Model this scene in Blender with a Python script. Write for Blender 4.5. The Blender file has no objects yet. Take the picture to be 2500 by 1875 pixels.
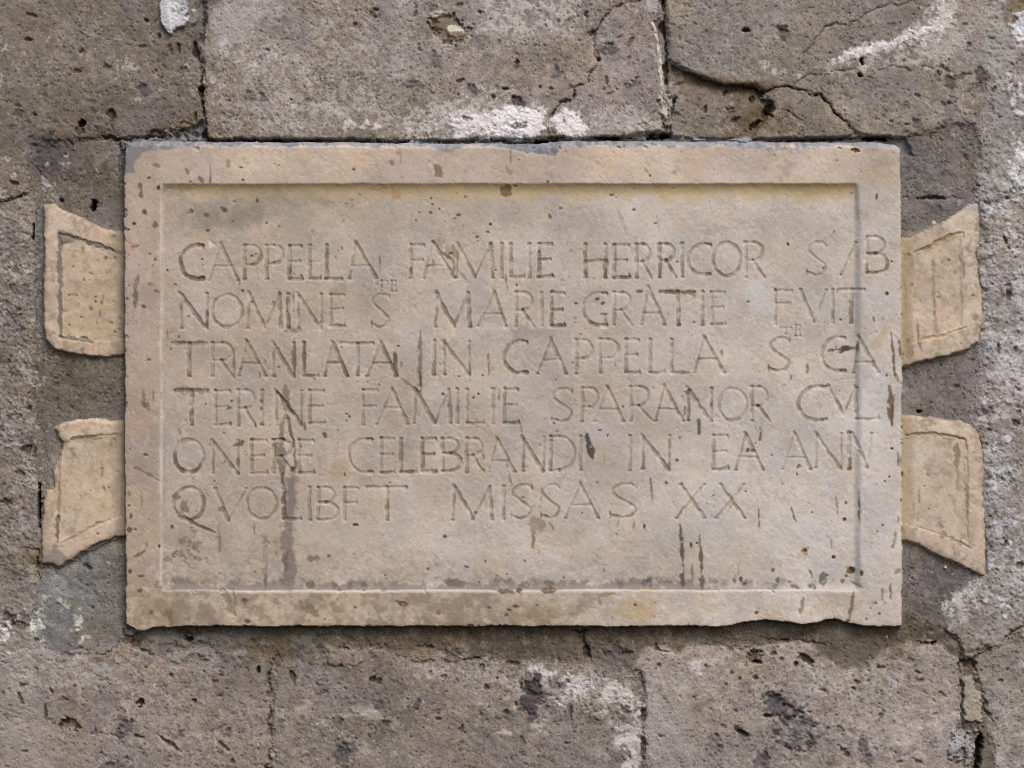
import bpy, math, random
import numpy as np

# ------------------------------------------------------------------ set-up
K = 0.000625            # metres for one pixel of the 2500 px wide picture
ZC = 2.30               # height of the picture centre above the ground
CAMD = 4.0              # camera distance from the wall plane
LIGHT = 0.95            # what a sunless white front surface renders at
sc = bpy.context.scene
col = sc.collection

cam_data = bpy.data.cameras.new('camera')
cam = bpy.data.objects.new('camera', cam_data)
col.objects.link(cam)
cam.location = (0, -CAMD, ZC)
cam.rotation_euler = (math.radians(90), 0, 0)
cam_data.sensor_width = 36
cam_data.lens = 36 * CAMD / (2500 * K)
cam_data.clip_end = 200
sc.camera = cam

SUN_EL, SUN_AZ = 47, 26         # degrees; azimuth to the right of the wall's normal
w = bpy.data.worlds.new('World'); sc.world = w; w.use_nodes = True
nt = w.node_tree
bgn = nt.nodes['Background']
sky = nt.nodes.new('ShaderNodeTexSky')
sky.sky_type = 'NISHITA'; sky.sun_disc = False
sky.sun_elevation = math.radians(SUN_EL)
sky.sun_rotation = math.radians(180 - SUN_AZ)
sky.air_density = 1.0; sky.dust_density = 4.0; sky.ozone_density = 1.0
nt.links.new(sky.outputs[0], bgn.inputs[0])
bgn.inputs[1].default_value = 0.12
sd_ = bpy.data.lights.new('sun', 'SUN')
sd_.energy = 1.5; sd_.angle = math.radians(24); sd_.color = (1.0, 0.985, 0.965)
sun = bpy.data.objects.new('sun', sd_); col.objects.link(sun)
from mathutils import Vector
d = Vector((math.sin(math.radians(SUN_AZ)) * math.cos(math.radians(SUN_EL)),
            -math.cos(math.radians(SUN_AZ)) * math.cos(math.radians(SUN_EL)),
            math.sin(math.radians(SUN_EL))))
sun.rotation_euler = d.to_track_quat('Z', 'Y').to_euler()
sun.location = (1, -3, 6)
sc.view_settings.view_transform = 'Standard'
sc.view_settings.look = 'None'
sc.view_settings.exposure = 0.2
sc.view_settings.gamma = 1.0
sc.render.engine = 'CYCLES'
sc.cycles.use_denoising = False
sc.cycles.pixel_filter_type = 'BLACKMAN_HARRIS'
sc.cycles.filter_width = 1.1
sc.cycles.max_bounces = 4

# ------------------------------------------------------------------ relief sheets
F32 = np.float32
FR = {'A': (0, 0, 700), 'B': (600, 0, 700), 'C': (1200, 0, 700), 'D': (1800, 0, 700),
      'E': (0, 1350, 700), 'F': (600, 1350, 700), 'G': (1200, 1350, 700), 'H': (1800, 1350, 700),
      'I': (0, 450, 600), 'J': (0, 950, 600), 'K': (1900, 450, 600), 'L': (1900, 950, 600),
      'M': (380, 540, 600), 'N': (940, 540, 600), 'O': (1500, 540, 700),
      'P': (380, 900, 600), 'Q': (940, 900, 600), 'R': (1500, 900, 700),
      'T': (280, 300, 700), 'U': (280, 1200, 700), 'V': (900, 1200, 700), 'X': (1550, 1200, 700),
      'Y': (900, 300, 700), 'Z': (0, 0, 2500), 'S': (0, 0, 2212)}


def pt(f, x, y):
    a, b, c = FR[f]
    return a + x * c / 2212.0, b + y * c / 2212.0


def pts(f, *v):
    return [pt(f, v[i], v[i + 1]) for i in range(0, len(v), 2)]


def sc_(f):
    return FR[f][2] / 2212.0


def ss(a, b, x):
    t = np.clip((x - a) / (b - a), 0, 1)
    return t * t * (3 - 2 * t)


class Sheet:
    """a relief: height in mm towards the viewer, colour as it reads in even light"""

    def __init__(s, x0, x1, y0, y1, step, seed):
        s.step = step
        s.xs = np.arange(x0, x1 + step * .5, step).astype(F32)
        s.ys = np.arange(y0, y1 + step * .5, step).astype(F32)
        s.ny, s.nx = len(s.ys), len(s.xs)
        s.H = np.zeros((s.ny, s.nx), F32)
        s.C = np.zeros((s.ny, s.nx, 3), F32)
        s.rng = np.random.RandomState(seed)
        fy = np.fft.fftfreq(s.ny)[:, None]
        fx = np.fft.rfftfreq(s.nx)[None, :]
        s.f2 = fx * fx + fy * fy
        s.fx, s.fy = fx, fy
        s.N = {}
        for lam in (5, 9, 16, 30, 60, 120, 260, 520):
            s.N[lam] = s.spec(lam)

    def spec(s, lam, ax=1.0, ay=1.0):
        wn = np.fft.rfft2(s.rng.standard_normal((s.ny, s.nx)).astype(F32))
        L = lam / s.step / 4.0
        g = np.exp(-2 * (math.pi * L) ** 2 * (s.fx ** 2 * ax * ax + s.fy ** 2 * ay * ay))
        n = np.fft.irfft2(wn * g, s=(s.ny, s.nx)).astype(F32)
        n -= n.mean(); n /= n.std()
        return n

    def n(s, lam, k=0):
        a = s.N[lam]
        return a if k == 0 else np.roll(a, (k * 137 % s.ny, k * 211 % s.nx), (0, 1))

    def fb(s, lams, k=0, p=0.7):
        o = 0; a = 1.0; t = 0
        for l in sorted(lams, reverse=True):
            o = o + a * s.n(l, k); t += a * a; a *= p
        return o / math.sqrt(t)

    def win(s, xa, xb, ya, yb):
        i0 = int(np.clip(np.searchsorted(s.xs, xa), 0, s.nx)); i1 = int(np.clip(np.searchsorted(s.xs, xb), 0, s.nx))
        j0 = int(np.clip(np.searchsorted(s.ys, ya), 0, s.ny)); j1 = int(np.clip(np.searchsorted(s.ys, yb), 0, s.ny))
        return slice(j0, j1), slice(i0, i1)

    def grid(s, sl):
        return s.xs[sl[1]][None, :], s.ys[sl[0]][:, None]

    def sd(s, P, pad=20, jit=0, lam=(16, 30, 60), k=1):
        """signed distance (inside positive) to a polygon, edge roughened by noise"""
        xs_ = [p[0] for p in P]; ys_ = [p[1] for p in P]
        sl = s.win(min(xs_) - pad, max(xs_) + pad, min(ys_) - pad, max(ys_) + pad)
        X, Y = s.grid(sl)
        X = X + np.zeros_like(Y); Y = Y + np.zeros_like(X)
        dm = np.full(X.shape, 1e9, F32); ins = np.zeros(X.shape, bool)
        for a in range(len(P)):
            (x1, y1), (x2, y2) = P[a], P[(a + 1) % len(P)]
            dx, dy = x2 - x1, y2 - y1
            t = np.clip(((X - x1) * dx + (Y - y1) * dy) / (dx * dx + dy * dy + 1e-9), 0, 1)
            dm = np.minimum(dm, (X - x1 - t * dx) ** 2 + (Y - y1 - t * dy) ** 2)
            if y1 != y2:
                c = ((y1 > Y) != (y2 > Y)) & (X < (x2 - x1) * (Y - y1) / (y2 - y1) + x1)
                ins ^= c
        r = np.sqrt(dm) * np.where(ins, 1, -1)
        if jit:
            r = r + jit * s.fb(lam, k)[sl]
        return sl, r.astype(F32)

    def ld(s, P, pad=20, w=None, warp=0, lam=(9, 16, 30), k=2):
        """distance to a polyline; w: widths at its ends -> local width"""
        xs_ = [p[0] for p in P]; ys_ = [p[1] for p in P]
        sl = s.win(min(xs_) - pad, max(xs_) + pad, min(ys_) - pad, max(ys_) + pad)
        X, Y = s.grid(sl)
        X = X + np.zeros_like(Y); Y = Y + np.zeros_like(X)
        if warp:
            X = X + warp * s.fb(lam, k)[sl]; Y = Y + warp * s.fb(lam, k + 3)[sl]
        dm = np.full(X.shape, 1e9, F32); tt = np.zeros(X.shape, F32)
        n = len(P) - 1
        for a in range(n):
            (x1, y1), (x2, y2) = P[a], P[a + 1]
            dx, dy = x2 - x1, y2 - y1
            t = np.clip(((X - x1) * dx + (Y - y1) * dy) / (dx * dx + dy * dy + 1e-9), 0, 1)
            q = (X - x1 - t * dx) ** 2 + (Y - y1 - t * dy) ** 2
            m = q < dm
            dm = np.where(m, q, dm); tt = np.where(m, (a + t) / n, tt)
        return sl, np.sqrt(dm), tt

    def mix(s, sl, a, c):
        a = np.clip(a, 0, 1)[..., None]
        s.C[sl] = s.C[sl] * (1 - a) + np.array(c, F32) * a

    def mul(s, sl, a, c):
        """wash with a thin pigment c (factors)"""
        a = np.clip(a, 0, 1)[..., None]
        s.C[sl] = s.C[sl] * (1 + a * (np.array(c, F32) - 1))

    # ---- features
    def crack(s, P, w=3.0, depth=5.0, dark=.55, warp=2.5, c=(62, 50, 38), taper=True, k=2):
        sl, dd, t = s.ld(P, pad=w * 5 + 18, warp=warp, k=k)
        if dd.size == 0: return
        ww = w * (0.75 + .35 * s.n(30, k)[sl])
        if taper: ww = ww * (0.35 + .65 * np.sqrt(np.clip(np.minimum(t, 1 - t) * 5, 0, 1)))
        ww = np.maximum(ww - 1.1, .2)
        m = ss(ww + s.step * .6, np.maximum(ww - s.step * 1.0, -1), dd)
        s.H[sl] -= .72 * depth * m + .16 * depth * np.exp(-(dd / (w * 2.5 + 4)) ** 2)
        s.mix(sl, dark * m, c)

    def pit(s, x, y, rx, ry, ang=0, depth=3.0, dark=.5, c=(70, 58, 46), rough=.35, k=0):
        R = max(rx, ry) * 1.8 + 6
        sl = s.win(x - R, x + R, y - R, y + R)
        X, Y = s.grid(sl)
        if X.size == 0 or Y.size == 0: return
        ca, sa = math.cos(ang), math.sin(ang)
        u = ((X - x) * ca + (Y - y) * sa) / rx; v = (-(X - x) * sa + (Y - y) * ca) / ry
        q = np.sqrt(u * u + v * v) + rough * (.6 * s.n(9, k)[sl] + .5 * s.n(16, k)[sl])
        e = min(.55, 1.3 / min(rx, ry))
        m = ss(1 + e, max(1 - e, 0.1), q)
        s.H[sl] -= depth * m
        s.mix(sl, dark * m, c)

    def blob(s, x, y, rx, ry, c, a=.6, ang=0, soft=.6, rough=.3, lam=(9, 16, 30), k=0, brk=0, h=0, mul=False):
        R = max(rx, ry) * 2.2 + 8
        sl = s.win(x - R, x + R, y - R, y + R)
        X, Y = s.grid(sl)
        if X.size == 0 or Y.size == 0: return
        ca, sa = math.cos(ang), math.sin(ang)
        u = ((X - x) * ca + (Y - y) * sa) / rx; v = (-(X - x) * sa + (Y - y) * ca) / ry
        q = np.sqrt(u * u + v * v) + rough * s.fb(lam, k)[sl]
        m = ss(1 + soft * .75, 1 - soft, q * .92)
        if brk: m = m * ss(-.3, .5, s.fb((5, 9, 16), k + 5)[sl] + brk * (m - .55) * 2)
        if mul: s.mul(sl, a * m, c)
        else: s.mix(sl, a * m, c)
        if h: s.H[sl] += h * m

    def patch(s, P, c, a=.8, jit=6, soft=4, brk=0, k=0, h=0, lam=(9, 16, 30, 60)):
        sl, r = s.sd(P, pad=soft * 2 + jit * 3, jit=jit, lam=lam, k=k + 1)
        m = ss(-soft, soft, r)
        if brk: m = m * ss(-.3, .4, s.fb((5, 9, 16), k + 5)[sl] + brk * (ss(-soft * 2.5, soft * 3.5, r) - .4) * 2)
        s.mix(sl, a * m, c)
        if h: s.H[sl] += h * m

    def streak(s, P, w, c=(105, 92, 78), a=.6, depth=.0, warp=1.5, k=3, brk=.0, soft=None):
        sl, dd, t = s.ld(P, pad=w * 3 + 8, warp=warp, k=k)
        if dd.size == 0: return
        sf = soft or s.step
        ww = w * (.35 + .65 * np.sqrt(np.clip(np.minimum(t, 1 - t) * 4, 0, 1))) * (1 + .3 * s.n(16, k)[sl])
        m = ss(ww + sf, ww - sf, dd)
        if brk: m = m * (.35 + .65 * ss(-.9, .1, s.n(9, k)[sl] + brk))
        s.mix(sl, a * m, c)
        if depth: s.H[sl] -= depth * m

# ------------------------------------------------------------------ the wall
W = Sheet(-420, 2920, -320, 2195, 2.5, 11)
REG = []                     # (object name, label or None)
ID = np.zeros((W.ny, W.nx), np.int16)


def region(name, label, P, c, h=0, rough=1.0, soft=3.0, jit=4, k=1, lam=(9, 16, 30, 60)):
    """a stone or a bed of mortar: own colour, own level, own roughness"""
    REG.append((name, label)); i = len(REG)
    if P is None:
        ID[:] = i; W.C[:] = np.array(c, F32); W.H[:] = h; RO[:] = rough
        return
    sl, r = W.sd(P, pad=30, jit=jit, lam=lam, k=k)
    a = ss(-soft, soft, r)
    W.mix(sl, a, c)
    W.H[sl] = W.H[sl] * (1 - a) + h * a
    RO[sl] = RO[sl] * (1 - a) + rough * a
    ID[sl] = np.where(r > 0, i, ID[sl])
    return sl, r


RO = np.ones((W.ny, W.nx), F32)
region('stone_block', 'rough grey brown block left of the tablet', None, (133, 123, 112), 1, 1.9)
# long blocks above
region('stone_block', 'brown tuff block in the upper left corner',
       [(-450, -350), (492, -350), (494, 40), (493, 150), (492, 230), (494, 290), (484, 303), (411, 324), (364, 332), (300, 337),
        (285, 343), (247, 335), (184, 343), (120, 345), (80, 420), (68, 474), (0, 490), (-450, 500)], (120, 110, 97), 5, .8, 4, 3)
region('stone_block', 'wide grey tuff block with white lime along its foot',
       [(503, -350), (1700, -350), (1700, 0), (1560, 3), (1516, 13), (1491, 25), (1466, 57), (1450, 82), (1453, 117), (1463, 146),
        (1450, 168), (1437, 180), (1437, 199), (1402, 215), (1402, 234), (1390, 247), (1365, 253), (1349, 278), (1336, 297),
        (1340, 335), (1300, 341), (1050, 344), (800, 341), (510, 342), (504, 300), (500, 200)], (142, 131, 118), 6, .8, 3.5, 1.5)
region('stone_block', 'pinkish piece split off the wide block by a crack',
       [(1560, 3), (1516, 13), (1491, 25), (1466, 57), (1450, 82), (1453, 117), (1463, 146),
        (1450, 168), (1437, 180), (1437, 199), (1402, 215), (1402, 234), (1390, 247), (1365, 253), (1349, 278), (1336, 297),
        (1340, 335), (1400, 338), (1520, 335), (1612, 318), (1618, 250), (1617, 215), (1610, 150), (1606, 60), (1604, -350), (1570, -350)],
       (142, 130, 121), 7, .6, 3.0, 1.5)
region('stone_block', 'large cracked grey block in the upper right',
       [(1626, -350), (2400, -350), (2415, 60), (2410, 200), (2425, 330), (2400, 420), (2385, 330), (2372, 306), (2330, 303), (2280, 325),
        (2210, 335), (2160, 334), (2092, 326), (2070, 302), (2041, 279), (2031, 263), (2005, 234), (1977, 231), (1970, 222),
        (1927, 210), (1890, 212), (1868, 224), (1845, 212), (1785, 210), (1754, 203), (1712, 187), (1674, 171), (1655, 164), (1630, 145)],
       (145, 135, 122), 5.5, .8, 4.0, 2)
region('stone_block', 'loose triangular piece under the crack in the upper right',
       [(1868, 224), (1927, 211), (1970, 224), (1978, 233), (2005, 236), (2030, 264), (2040, 281), (2068, 303), (2088, 325),
        (2060, 334), (1950, 338), (1845, 340), (1838, 335), (1893, 266), (1888, 250), (1860, 240)], (131, 121, 107), 4, .6, 2.5, 1.5)
region('mortar', 'brown mortar in the broken hollow right of the vertical joint',
       [(1628, 150), (1655, 164), (1674, 173), (1712, 189), (1754, 205), (1785, 212), (1845, 213), (1866, 226), (1858, 240), (1884, 252),
        (1888, 266), (1836, 334), (1840, 345), (1640, 345), (1640, 300), (1645, 230), (1632, 190)], (118, 107, 91), -1.5, 1.2, 12, 2)
HOL = len(REG)
sl, dd, t_ = W.ld([(1630, 150), (1655, 164), (1674, 171), (1712, 187), (1754, 203), (1785, 210), (1845, 212), (1872, 226), (1890, 250), (1893, 266), (1840, 334)], pad=90, warp=2)
hm = (ID[sl] == HOL)
W.H[sl] -= hm * (11 * np.exp(-(dd / 36) ** 1.4) * ss(0, .12, t_))
W.mix(sl, hm * .62 * np.exp(-dd / 46) * ss(.08, .3, t_), (84, 68, 46))  # brown stain with the ledge's shade painted in, fading away from it
# right hand render
region('mortar', 'pale crusty lime render down the right side',
       [(2420, -350), (2950, -350), (2950, 1560), (2500, 1545), (2440, 1590), (2380, 1598), (2362, 1590), (2200, 1565), (2180, 1530),
        (2200, 1480), (2400, 1340), (2405, 1200), (2400, 1000), (2390, 700), (2385, 480), (2395, 330), (2412, 200), (2405, 60)],
       (160, 153, 144), 5.5, 1.6, 26, 10)
region('mortar', 'dark grey cement right of the upper corner of the tablet',
       [(2190, 340), (2212, 332), (2240, 335), (2275, 326), (2325, 308), (2345, 301), (2368, 308), (2378, 330), (2384, 400), (2382, 470),
        (2352, 500), (2330, 520), (2265, 560), (2225, 590), (2190, 600)], (113, 107, 99), -1.2, 1.0, 20, 7)
region('mortar', 'dark cement between the two right hand ears',
       [(2190, 880), (2240, 885), (2330, 860), (2395, 850), (2380, 920), (2345, 1000), (2360, 1040), (2250, 1030), (2190, 1025)],
       (112, 105, 96), -2, 1.1, 20, 8)
region('mortar', 'purple grey cement below the lower right ear',
       [(2190, 1320), (2240, 1330), (2290, 1350), (2385, 1405), (2370, 1425), (2330, 1470), (2290, 1530), (2230, 1560), (2190, 1560)],
       (112, 105, 99), -2, 1.0, 20, 8)
# left hand mortar
region('mortar', 'dark cement left of the upper corner of the tablet',
       [(75, 345), (180, 345), (247, 341), (291, 350), (310, 356), (320, 600), (130, 560), (92, 530), (84, 480), (72, 420)],
       (107, 99, 87), -1.2, .9, 20, 7)
region('mortar', 'bluish cement strip beside the upper left ear',
       [(84, 520), (106, 490), (120, 560), (120, 900), (105, 950), (90, 880), (82, 760), (88, 640)], (110, 107, 99), -3, .7, 4, 3)
region('mortar', 'dark cement between the two left hand ears',
       [(76, 870), (110, 850), (320, 850), (320, 1060), (160, 1050), (130, 1090), (112, 1150), (105, 1190), (92, 1190), (80, 1080)],
       (112, 103, 90), -1.8, 1.1, 18, 8)
region('mortar', 'rounded grey cement lobe below the lower left ear',
       [(97, 1390), (130, 1370), (180, 1365), (320, 1300), (320, 1545), (298, 1550), (285, 1568), (252, 1596), (200, 1597), (147, 1600),
        (106, 1577), (80, 1530), (92, 1450)], (124, 120, 112), -3, .8, 4, 3)
# lower course
region('stone_block', 'mottled tuff block in the lower left',
       [(-450, 1620), (100, 1590), (150, 1602), (200, 1600), (252, 1598), (285, 1572), (298, 1566), (365, 1598), (400, 1600), (480, 1583),
        (560, 1588), (655, 1600), (660, 1700), (658, 1800), (660, 2250), (-450, 2250)], (140, 128, 116), 4, 1.0, 5, 4)
region('stone_block', 'middle tuff block below the tablet with a dark purple stone in it',
       [(666, 1600), (700, 1612), (760, 1612), (800, 1588), (830, 1580), (930, 1584), (1005, 1596), (1070, 1594), (1100, 1598), (1150, 1612),
        (1200, 1614), (1290, 1615), (1370, 1618), (1440, 1622), (1480, 1636), (1566, 1650), (1567, 1800), (1570, 2250), (668, 2250), (668, 1800)],
       (133, 122, 111), 3, 1.0, 5, 4)
region('stone_block', 'tuff block below the right part of the tablet with a round grey stone in it',
       [(1573, 1640), (1536, 1632), (1548, 1605), (1575, 1582), (1612, 1578), (1660, 1590), (1675, 1576), (1830, 1576), (1890, 1566), (1975, 1568),
        (2005, 1596), (2066, 1638), (2115, 1625), (2160, 1586), (2212, 1568), (2280, 1568), (2340, 1575), (2345, 1600), (2344, 1700),
        (2340, 1780), (2320, 1850), (2310, 2250), (1577, 2250), (1575, 1800)], (160, 148, 135), 4, 1.0, 5, 4)
region('stone_block', 'pinkish grey block at the lower right edge',
       [(2380, 1606), (2420, 1590), (2460, 1570), (2950, 1560), (2950, 2250), (2440, 2250), (2432, 1840), (2415, 1750), (2400, 1680), (2378, 1640)],
       (153, 145, 136), 3, 1.2, 5, 4)
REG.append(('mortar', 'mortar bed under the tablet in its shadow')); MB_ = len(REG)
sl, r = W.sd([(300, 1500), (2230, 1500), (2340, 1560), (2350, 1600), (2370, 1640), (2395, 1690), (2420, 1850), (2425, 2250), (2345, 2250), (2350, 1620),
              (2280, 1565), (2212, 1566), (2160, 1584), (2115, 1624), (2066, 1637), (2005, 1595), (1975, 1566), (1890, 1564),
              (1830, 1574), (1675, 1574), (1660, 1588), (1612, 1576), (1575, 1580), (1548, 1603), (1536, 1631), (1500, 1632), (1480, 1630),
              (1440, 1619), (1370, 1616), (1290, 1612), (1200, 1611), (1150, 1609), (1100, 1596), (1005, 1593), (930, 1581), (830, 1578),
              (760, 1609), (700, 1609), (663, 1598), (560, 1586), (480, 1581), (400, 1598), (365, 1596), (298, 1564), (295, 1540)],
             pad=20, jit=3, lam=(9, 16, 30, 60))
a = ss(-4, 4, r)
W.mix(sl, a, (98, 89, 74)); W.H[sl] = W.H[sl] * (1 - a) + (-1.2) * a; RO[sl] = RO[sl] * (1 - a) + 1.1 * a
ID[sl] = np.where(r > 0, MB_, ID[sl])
# the bed on top of the tablet: dark gap with crusts
REG.append(('mortar', 'grey mortar in the dark gap along the top edge of the tablet')); MT_ = len(REG)
sl, r = W.sd([(290, 352), (310, 338), (364, 334), (411, 326), (481, 306), (494, 295), (500, 300), (506, 339), (700, 339), (900, 341), (1050, 344),
              (1300, 339), (1345, 335), (1350, 337), (1400, 338), (1530, 334), (1612, 324), (1640, 334), (1850, 338), (2060, 334), (2165, 333),
              (2212, 338), (2230, 380), (290, 420)], pad=20, jit=1.5, lam=(9, 16, 30))
a = ss(-2.5, 2.5, r)
W.mix(sl, a, (104, 102, 101)); W.H[sl] = W.H[sl] * (1 - a) + (-7) * a; RO[sl] = RO[sl] * (1 - a) + 1.4 * a
ID[sl] = np.where(r > 0, MT_, ID[sl])

ALL = (slice(0, W.ny), slice(0, W.nx))
# ---- broad colour drift and texture of tuff
g = W.fb((60, 120, 260, 520), 1, .8)
W.C *= (1 + .045 * g)[..., None]
g2 = W.fb((60, 120, 260), 4, .8)
W.C *= 1 + g2[..., None] * np.array((.006, -.002, -.022), F32)
# left edge gets a pale grey crust, right edge too
X = W.xs[None, :] + np.zeros((W.ny, 1), F32); Y = W.ys[:, None] + np.zeros((1, W.nx), F32)


def zone(x, y, rx, ry, p=2):
    return np.exp(-(np.abs((X - x) / rx) ** p + np.abs((Y - y) / ry) ** p)).astype(F32)


# fine speckle in light and dark grains
grain = W.n(5, 1) + .6 * W.n(9, 1)
W.C *= (1 + .052 * grain)[..., None]
W.C *= (1 + .035 * W.fb((16, 30), 6))[..., None]
# pale lime speckle in zones (threshold of fine noise)
sp = (1.5 * zone(700, 180, 230, 120) + 1.3 * zone(900, 290, 330, 45) + 1.2 * zone(1000, 100, 200, 120) + 1.2 * zone(1380, 60, 130, 80)
      + .9 * zone(60, 700, 70, 260) + 1.0 * zone(60, 1100, 60, 200) + 1.0 * zone(1250, 1680, 160, 70) + 1.6 * zone(1450, 1700, 160, 60)
      + 1.0 * zone(300, 1640, 250, 50) + .9 * zone(2350, 200, 60, 200) + 1.3 * zone(2440, 900, 60, 300) + .7 * zone(200, 130, 140, 80)
      + 1.2 * zone(1500, 285, 100, 40) + .6 * zone(760, 1780, 200, 100) + .7 * zone(2200, 1750, 200, 120) + .6 * zone(1900, 60, 180, 60))
v = W.n(5, 2) * .8 + W.n(9, 3) * .6 + W.n(30, 3) * .35
v2 = W.n(9, 5) * .8 + W.n(16, 3) * .6 + W.n(5, 6) * .4
m = ss(1.8, 2.7, .95 * v + 1.6 * np.clip(sp, 0, 1.5)) * .58 + ss(2.2, 3.0, .8 * v2 + .9 * W.fb((60, 120), 7) + .5 * np.clip(sp, 0, 1)) * .45
W.mix(ALL, m, (190, 183, 174)); W.H += .4 * m
m = ss(.2, 1.6, W.fb((30, 60, 120), 8)); W.mix(ALL, .38 * m, (132, 124, 121))
m = ss(.3, 1.7, W.fb((30, 60, 120), 9)); W.mix(ALL, .30 * m, (128, 117, 98))
m = ss(.5, 1.7, W.fb((16, 30, 60), 10)); W.mix(ALL, .22 * m, (166, 156, 144))
m = ss(.6, 1.8, W.fb((16, 30, 60), 11)); W.mix(ALL, .28 * m, (104, 94, 84))
m = ss(1.25, 2.1, W.n(5, 4) * .7 + W.n(9, 5) * .7 + .25 * W.n(60, 2))
W.mix(ALL, .42 * m * np.clip(.5 + RO * .4, 0, 1), (84, 74, 64)); W.H -= 1.7 * m
# relief noise
W.H += (1.3 * W.fb((120, 260), 2) * .9 + RO * (.45 * W.n(60, 1) + .30 * W.n(30, 1) + .22 * W.n(16, 1) + .17 * W.n(9, 1) + .13 * W.n(5, 1)))
# rough left face, ridged
rdg = np.abs(W.n(30, 5)) + .6 * np.abs(W.n(60, 6))
zl = ss(115, 60, X) * ss(470, 520, Y) * ss(1420, 1300, Y)
W.H -= 2.6 * zl * ss(.35, 0, rdg); W.C *= (1 - .16 * zl * ss(.3, 0, rdg))[..., None]
zr = ss(2370, 2410, X) * ss(1520, 1400, Y)
rdg = np.abs(W.n(30, 7)) + .5 * np.abs(W.n(60, 8))
W.H -= 1.1 * zr * ss(.3, 0, rdg); W.C *= (1 - .10 * zr * ss(.28, 0, rdg))[..., None]

# ---- lime whites
wht = (226, 221, 215)
W.patch(pts('B', 1550, 890, 1700, 850, 1900, 830, 2050, 860, 2212, 840, 2212, 1085, 1900, 1060, 1620, 1060, 1580, 980), wht, .92, 8, 8, 1.6, 1, .8)
W.patch(pts('B', 1100, 900, 1500, 780, 1800, 700, 2212, 760, 2212, 1050, 1500, 1060, 1200, 1000), (200, 194, 186), .75, 14, 14, .15, 2)
W.patch(pts('A', 1640, -100, 2300, -100, 2250, 80, 2000, 160, 1850, 330, 1700, 440, 1620, 300), (176, 170, 164), .6, 14, 14, 0, 3)
W.patch(pts('C', -100, -100, 720, -100, 700, 120, 620, 260, 430, 250, 200, 330, -100, 240), (194, 186, 175), .75, 14, 14, .15, 4)
W.patch(pts('C', 700, 900, 1000, 780, 1250, 850, 1290, 1000, 800, 1060), (186, 178, 170), .65, 10, 10, .1, 5)
W.patch(pts('C', 0, 850, 200, 830, 420, 810, 470, 830, 440, 890, 410, 930, 430, 1000, 440, 1070, 300, 1080, 0, 1070), wht, .95, 6, 6, 1.8, 1, .8)
W.patch(pts('C', 470, 900, 560, 830, 650, 850, 720, 910, 770, 980, 720, 1050, 600, 1080, 510, 1040), (222, 216, 209), .95, 7, 6, 1.8, 2, .8)
W.patch(pts('C', 780, 960, 1000, 900, 1180, 930, 1000, 980, 820, 1040), (180, 172, 163), .5, 8, 6, .4, 3)
W.patch(pts('B', 755, 925, 800, 915, 830, 960, 900, 970, 940, 930, 960, 960, 1020, 940, 1050, 990, 900, 995, 820, 985, 760, 1000), (205, 198, 188), .9, 2.5, 2, 1, 4, .5)
for (x, y, rx, ry) in ((560, 830, 90, 50), (350, 800, 120, 50), (700, 860, 60, 40), (760, 100, 40, 40), (660, 30, 60, 30), (60, 100, 60, 60),
                       (650, 180, 50, 50), (480, 180, 50, 30), (1560, 330, 90, 70), (1270, 30, 60, 40)):
    W.blob(*pt('B', x, y), rx * .32, ry * .32, (184, 178, 168), .7, 0, .5, .5, brk=.3, k=2)
W.patch(pts('A', 1250, -20, 1440, -20, 1460, 60, 1470, 150, 1450, 210, 1370, 220, 1330, 250, 1290, 230, 1250, 190, 1245, 90), (196, 196, 194), .92, 3, 2.5, 2.2, 5, 7)
W.blob(*pt('A', 1380, 90), 12, 30, (150, 150, 150), .6, .1, .5, .4)
W.patch(pts('A', 1700, 300, 1740, 280, 1780, 340, 1760, 440, 1710, 430, 1690, 380), (186, 180, 172), .75, 3, 3, 1, 2)
W.patch(pts('A', 1660, 0, 1900, 0, 1860, 90, 1740, 100, 1730, 230, 1700, 260, 1690, 120), (178, 170, 160), .5, 5, 6, .4, 1)
# top right lime arc
W.patch(pts('D', 700, 500, 770, 420, 880, 360, 1000, 335, 1080, 350, 1180, 310, 1300, 250, 1400, 200, 1500, 120, 1540, 0, 1650, 0, 1680, 120, 1640, 230,
            1560, 290, 1420, 320, 1300, 350, 1180, 380, 1080, 420, 960, 430, 860, 450, 760, 520), (214, 206, 197), .9, 8, 8, 1.3, 3, .8)
W.patch(pts('D', 700, 510, 960, 430, 1300, 350, 1640, 240, 1760, 260, 1700, 420, 1450, 520, 1100, 500, 880, 540, 700, 540), (186, 177, 166), .75, 10, 12, .5, 5)
W.patch(pts('D', 1300, 200, 1560, -40, 1900, -40, 1880, 200, 1700, 380, 1350, 420), (172, 162, 150), .6, 12, 16, .3, 6)
for (x, y, rx, ry) in ((210, 500, 50, 30), (300, 540, 60, 30), (480, 590, 40, 20)):
    W.blob(*pt('D', x, y), rx * .32, ry * .32, (196, 190, 182), .75, 0, .4, .5, brk=.4, k=3)
W.patch(pts('D', 2060, -30, 2250, -30, 2250, 220, 2180, 210, 2130, 160, 2080, 200, 2060, 100), (118, 98, 72), .7, 5, 6, 0, 2)
W.patch(pts('D', 2110, 150, 2160, 100, 2230, 100, 2240, 340, 2150, 320, 2120, 240), (208, 210, 212), .85, 5, 5, .8, 3, 1.2)
for (x, y, rx, ry) in ((2080, 590, 22, 30), (2110, 690, 20, 20), (2165, 680, 16, 40), (2190, 750, 30, 20), (2160, 870, 50, 18), (2120, 780, 14, 50), (2010, 700, 0.1, .1)):
    W.blob(*pt('D', x, y), max(rx, 2) * .32, max(ry, 2) * .32, (214, 210, 204), .85, .2, .4, .4, k=4, h=1)
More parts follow.
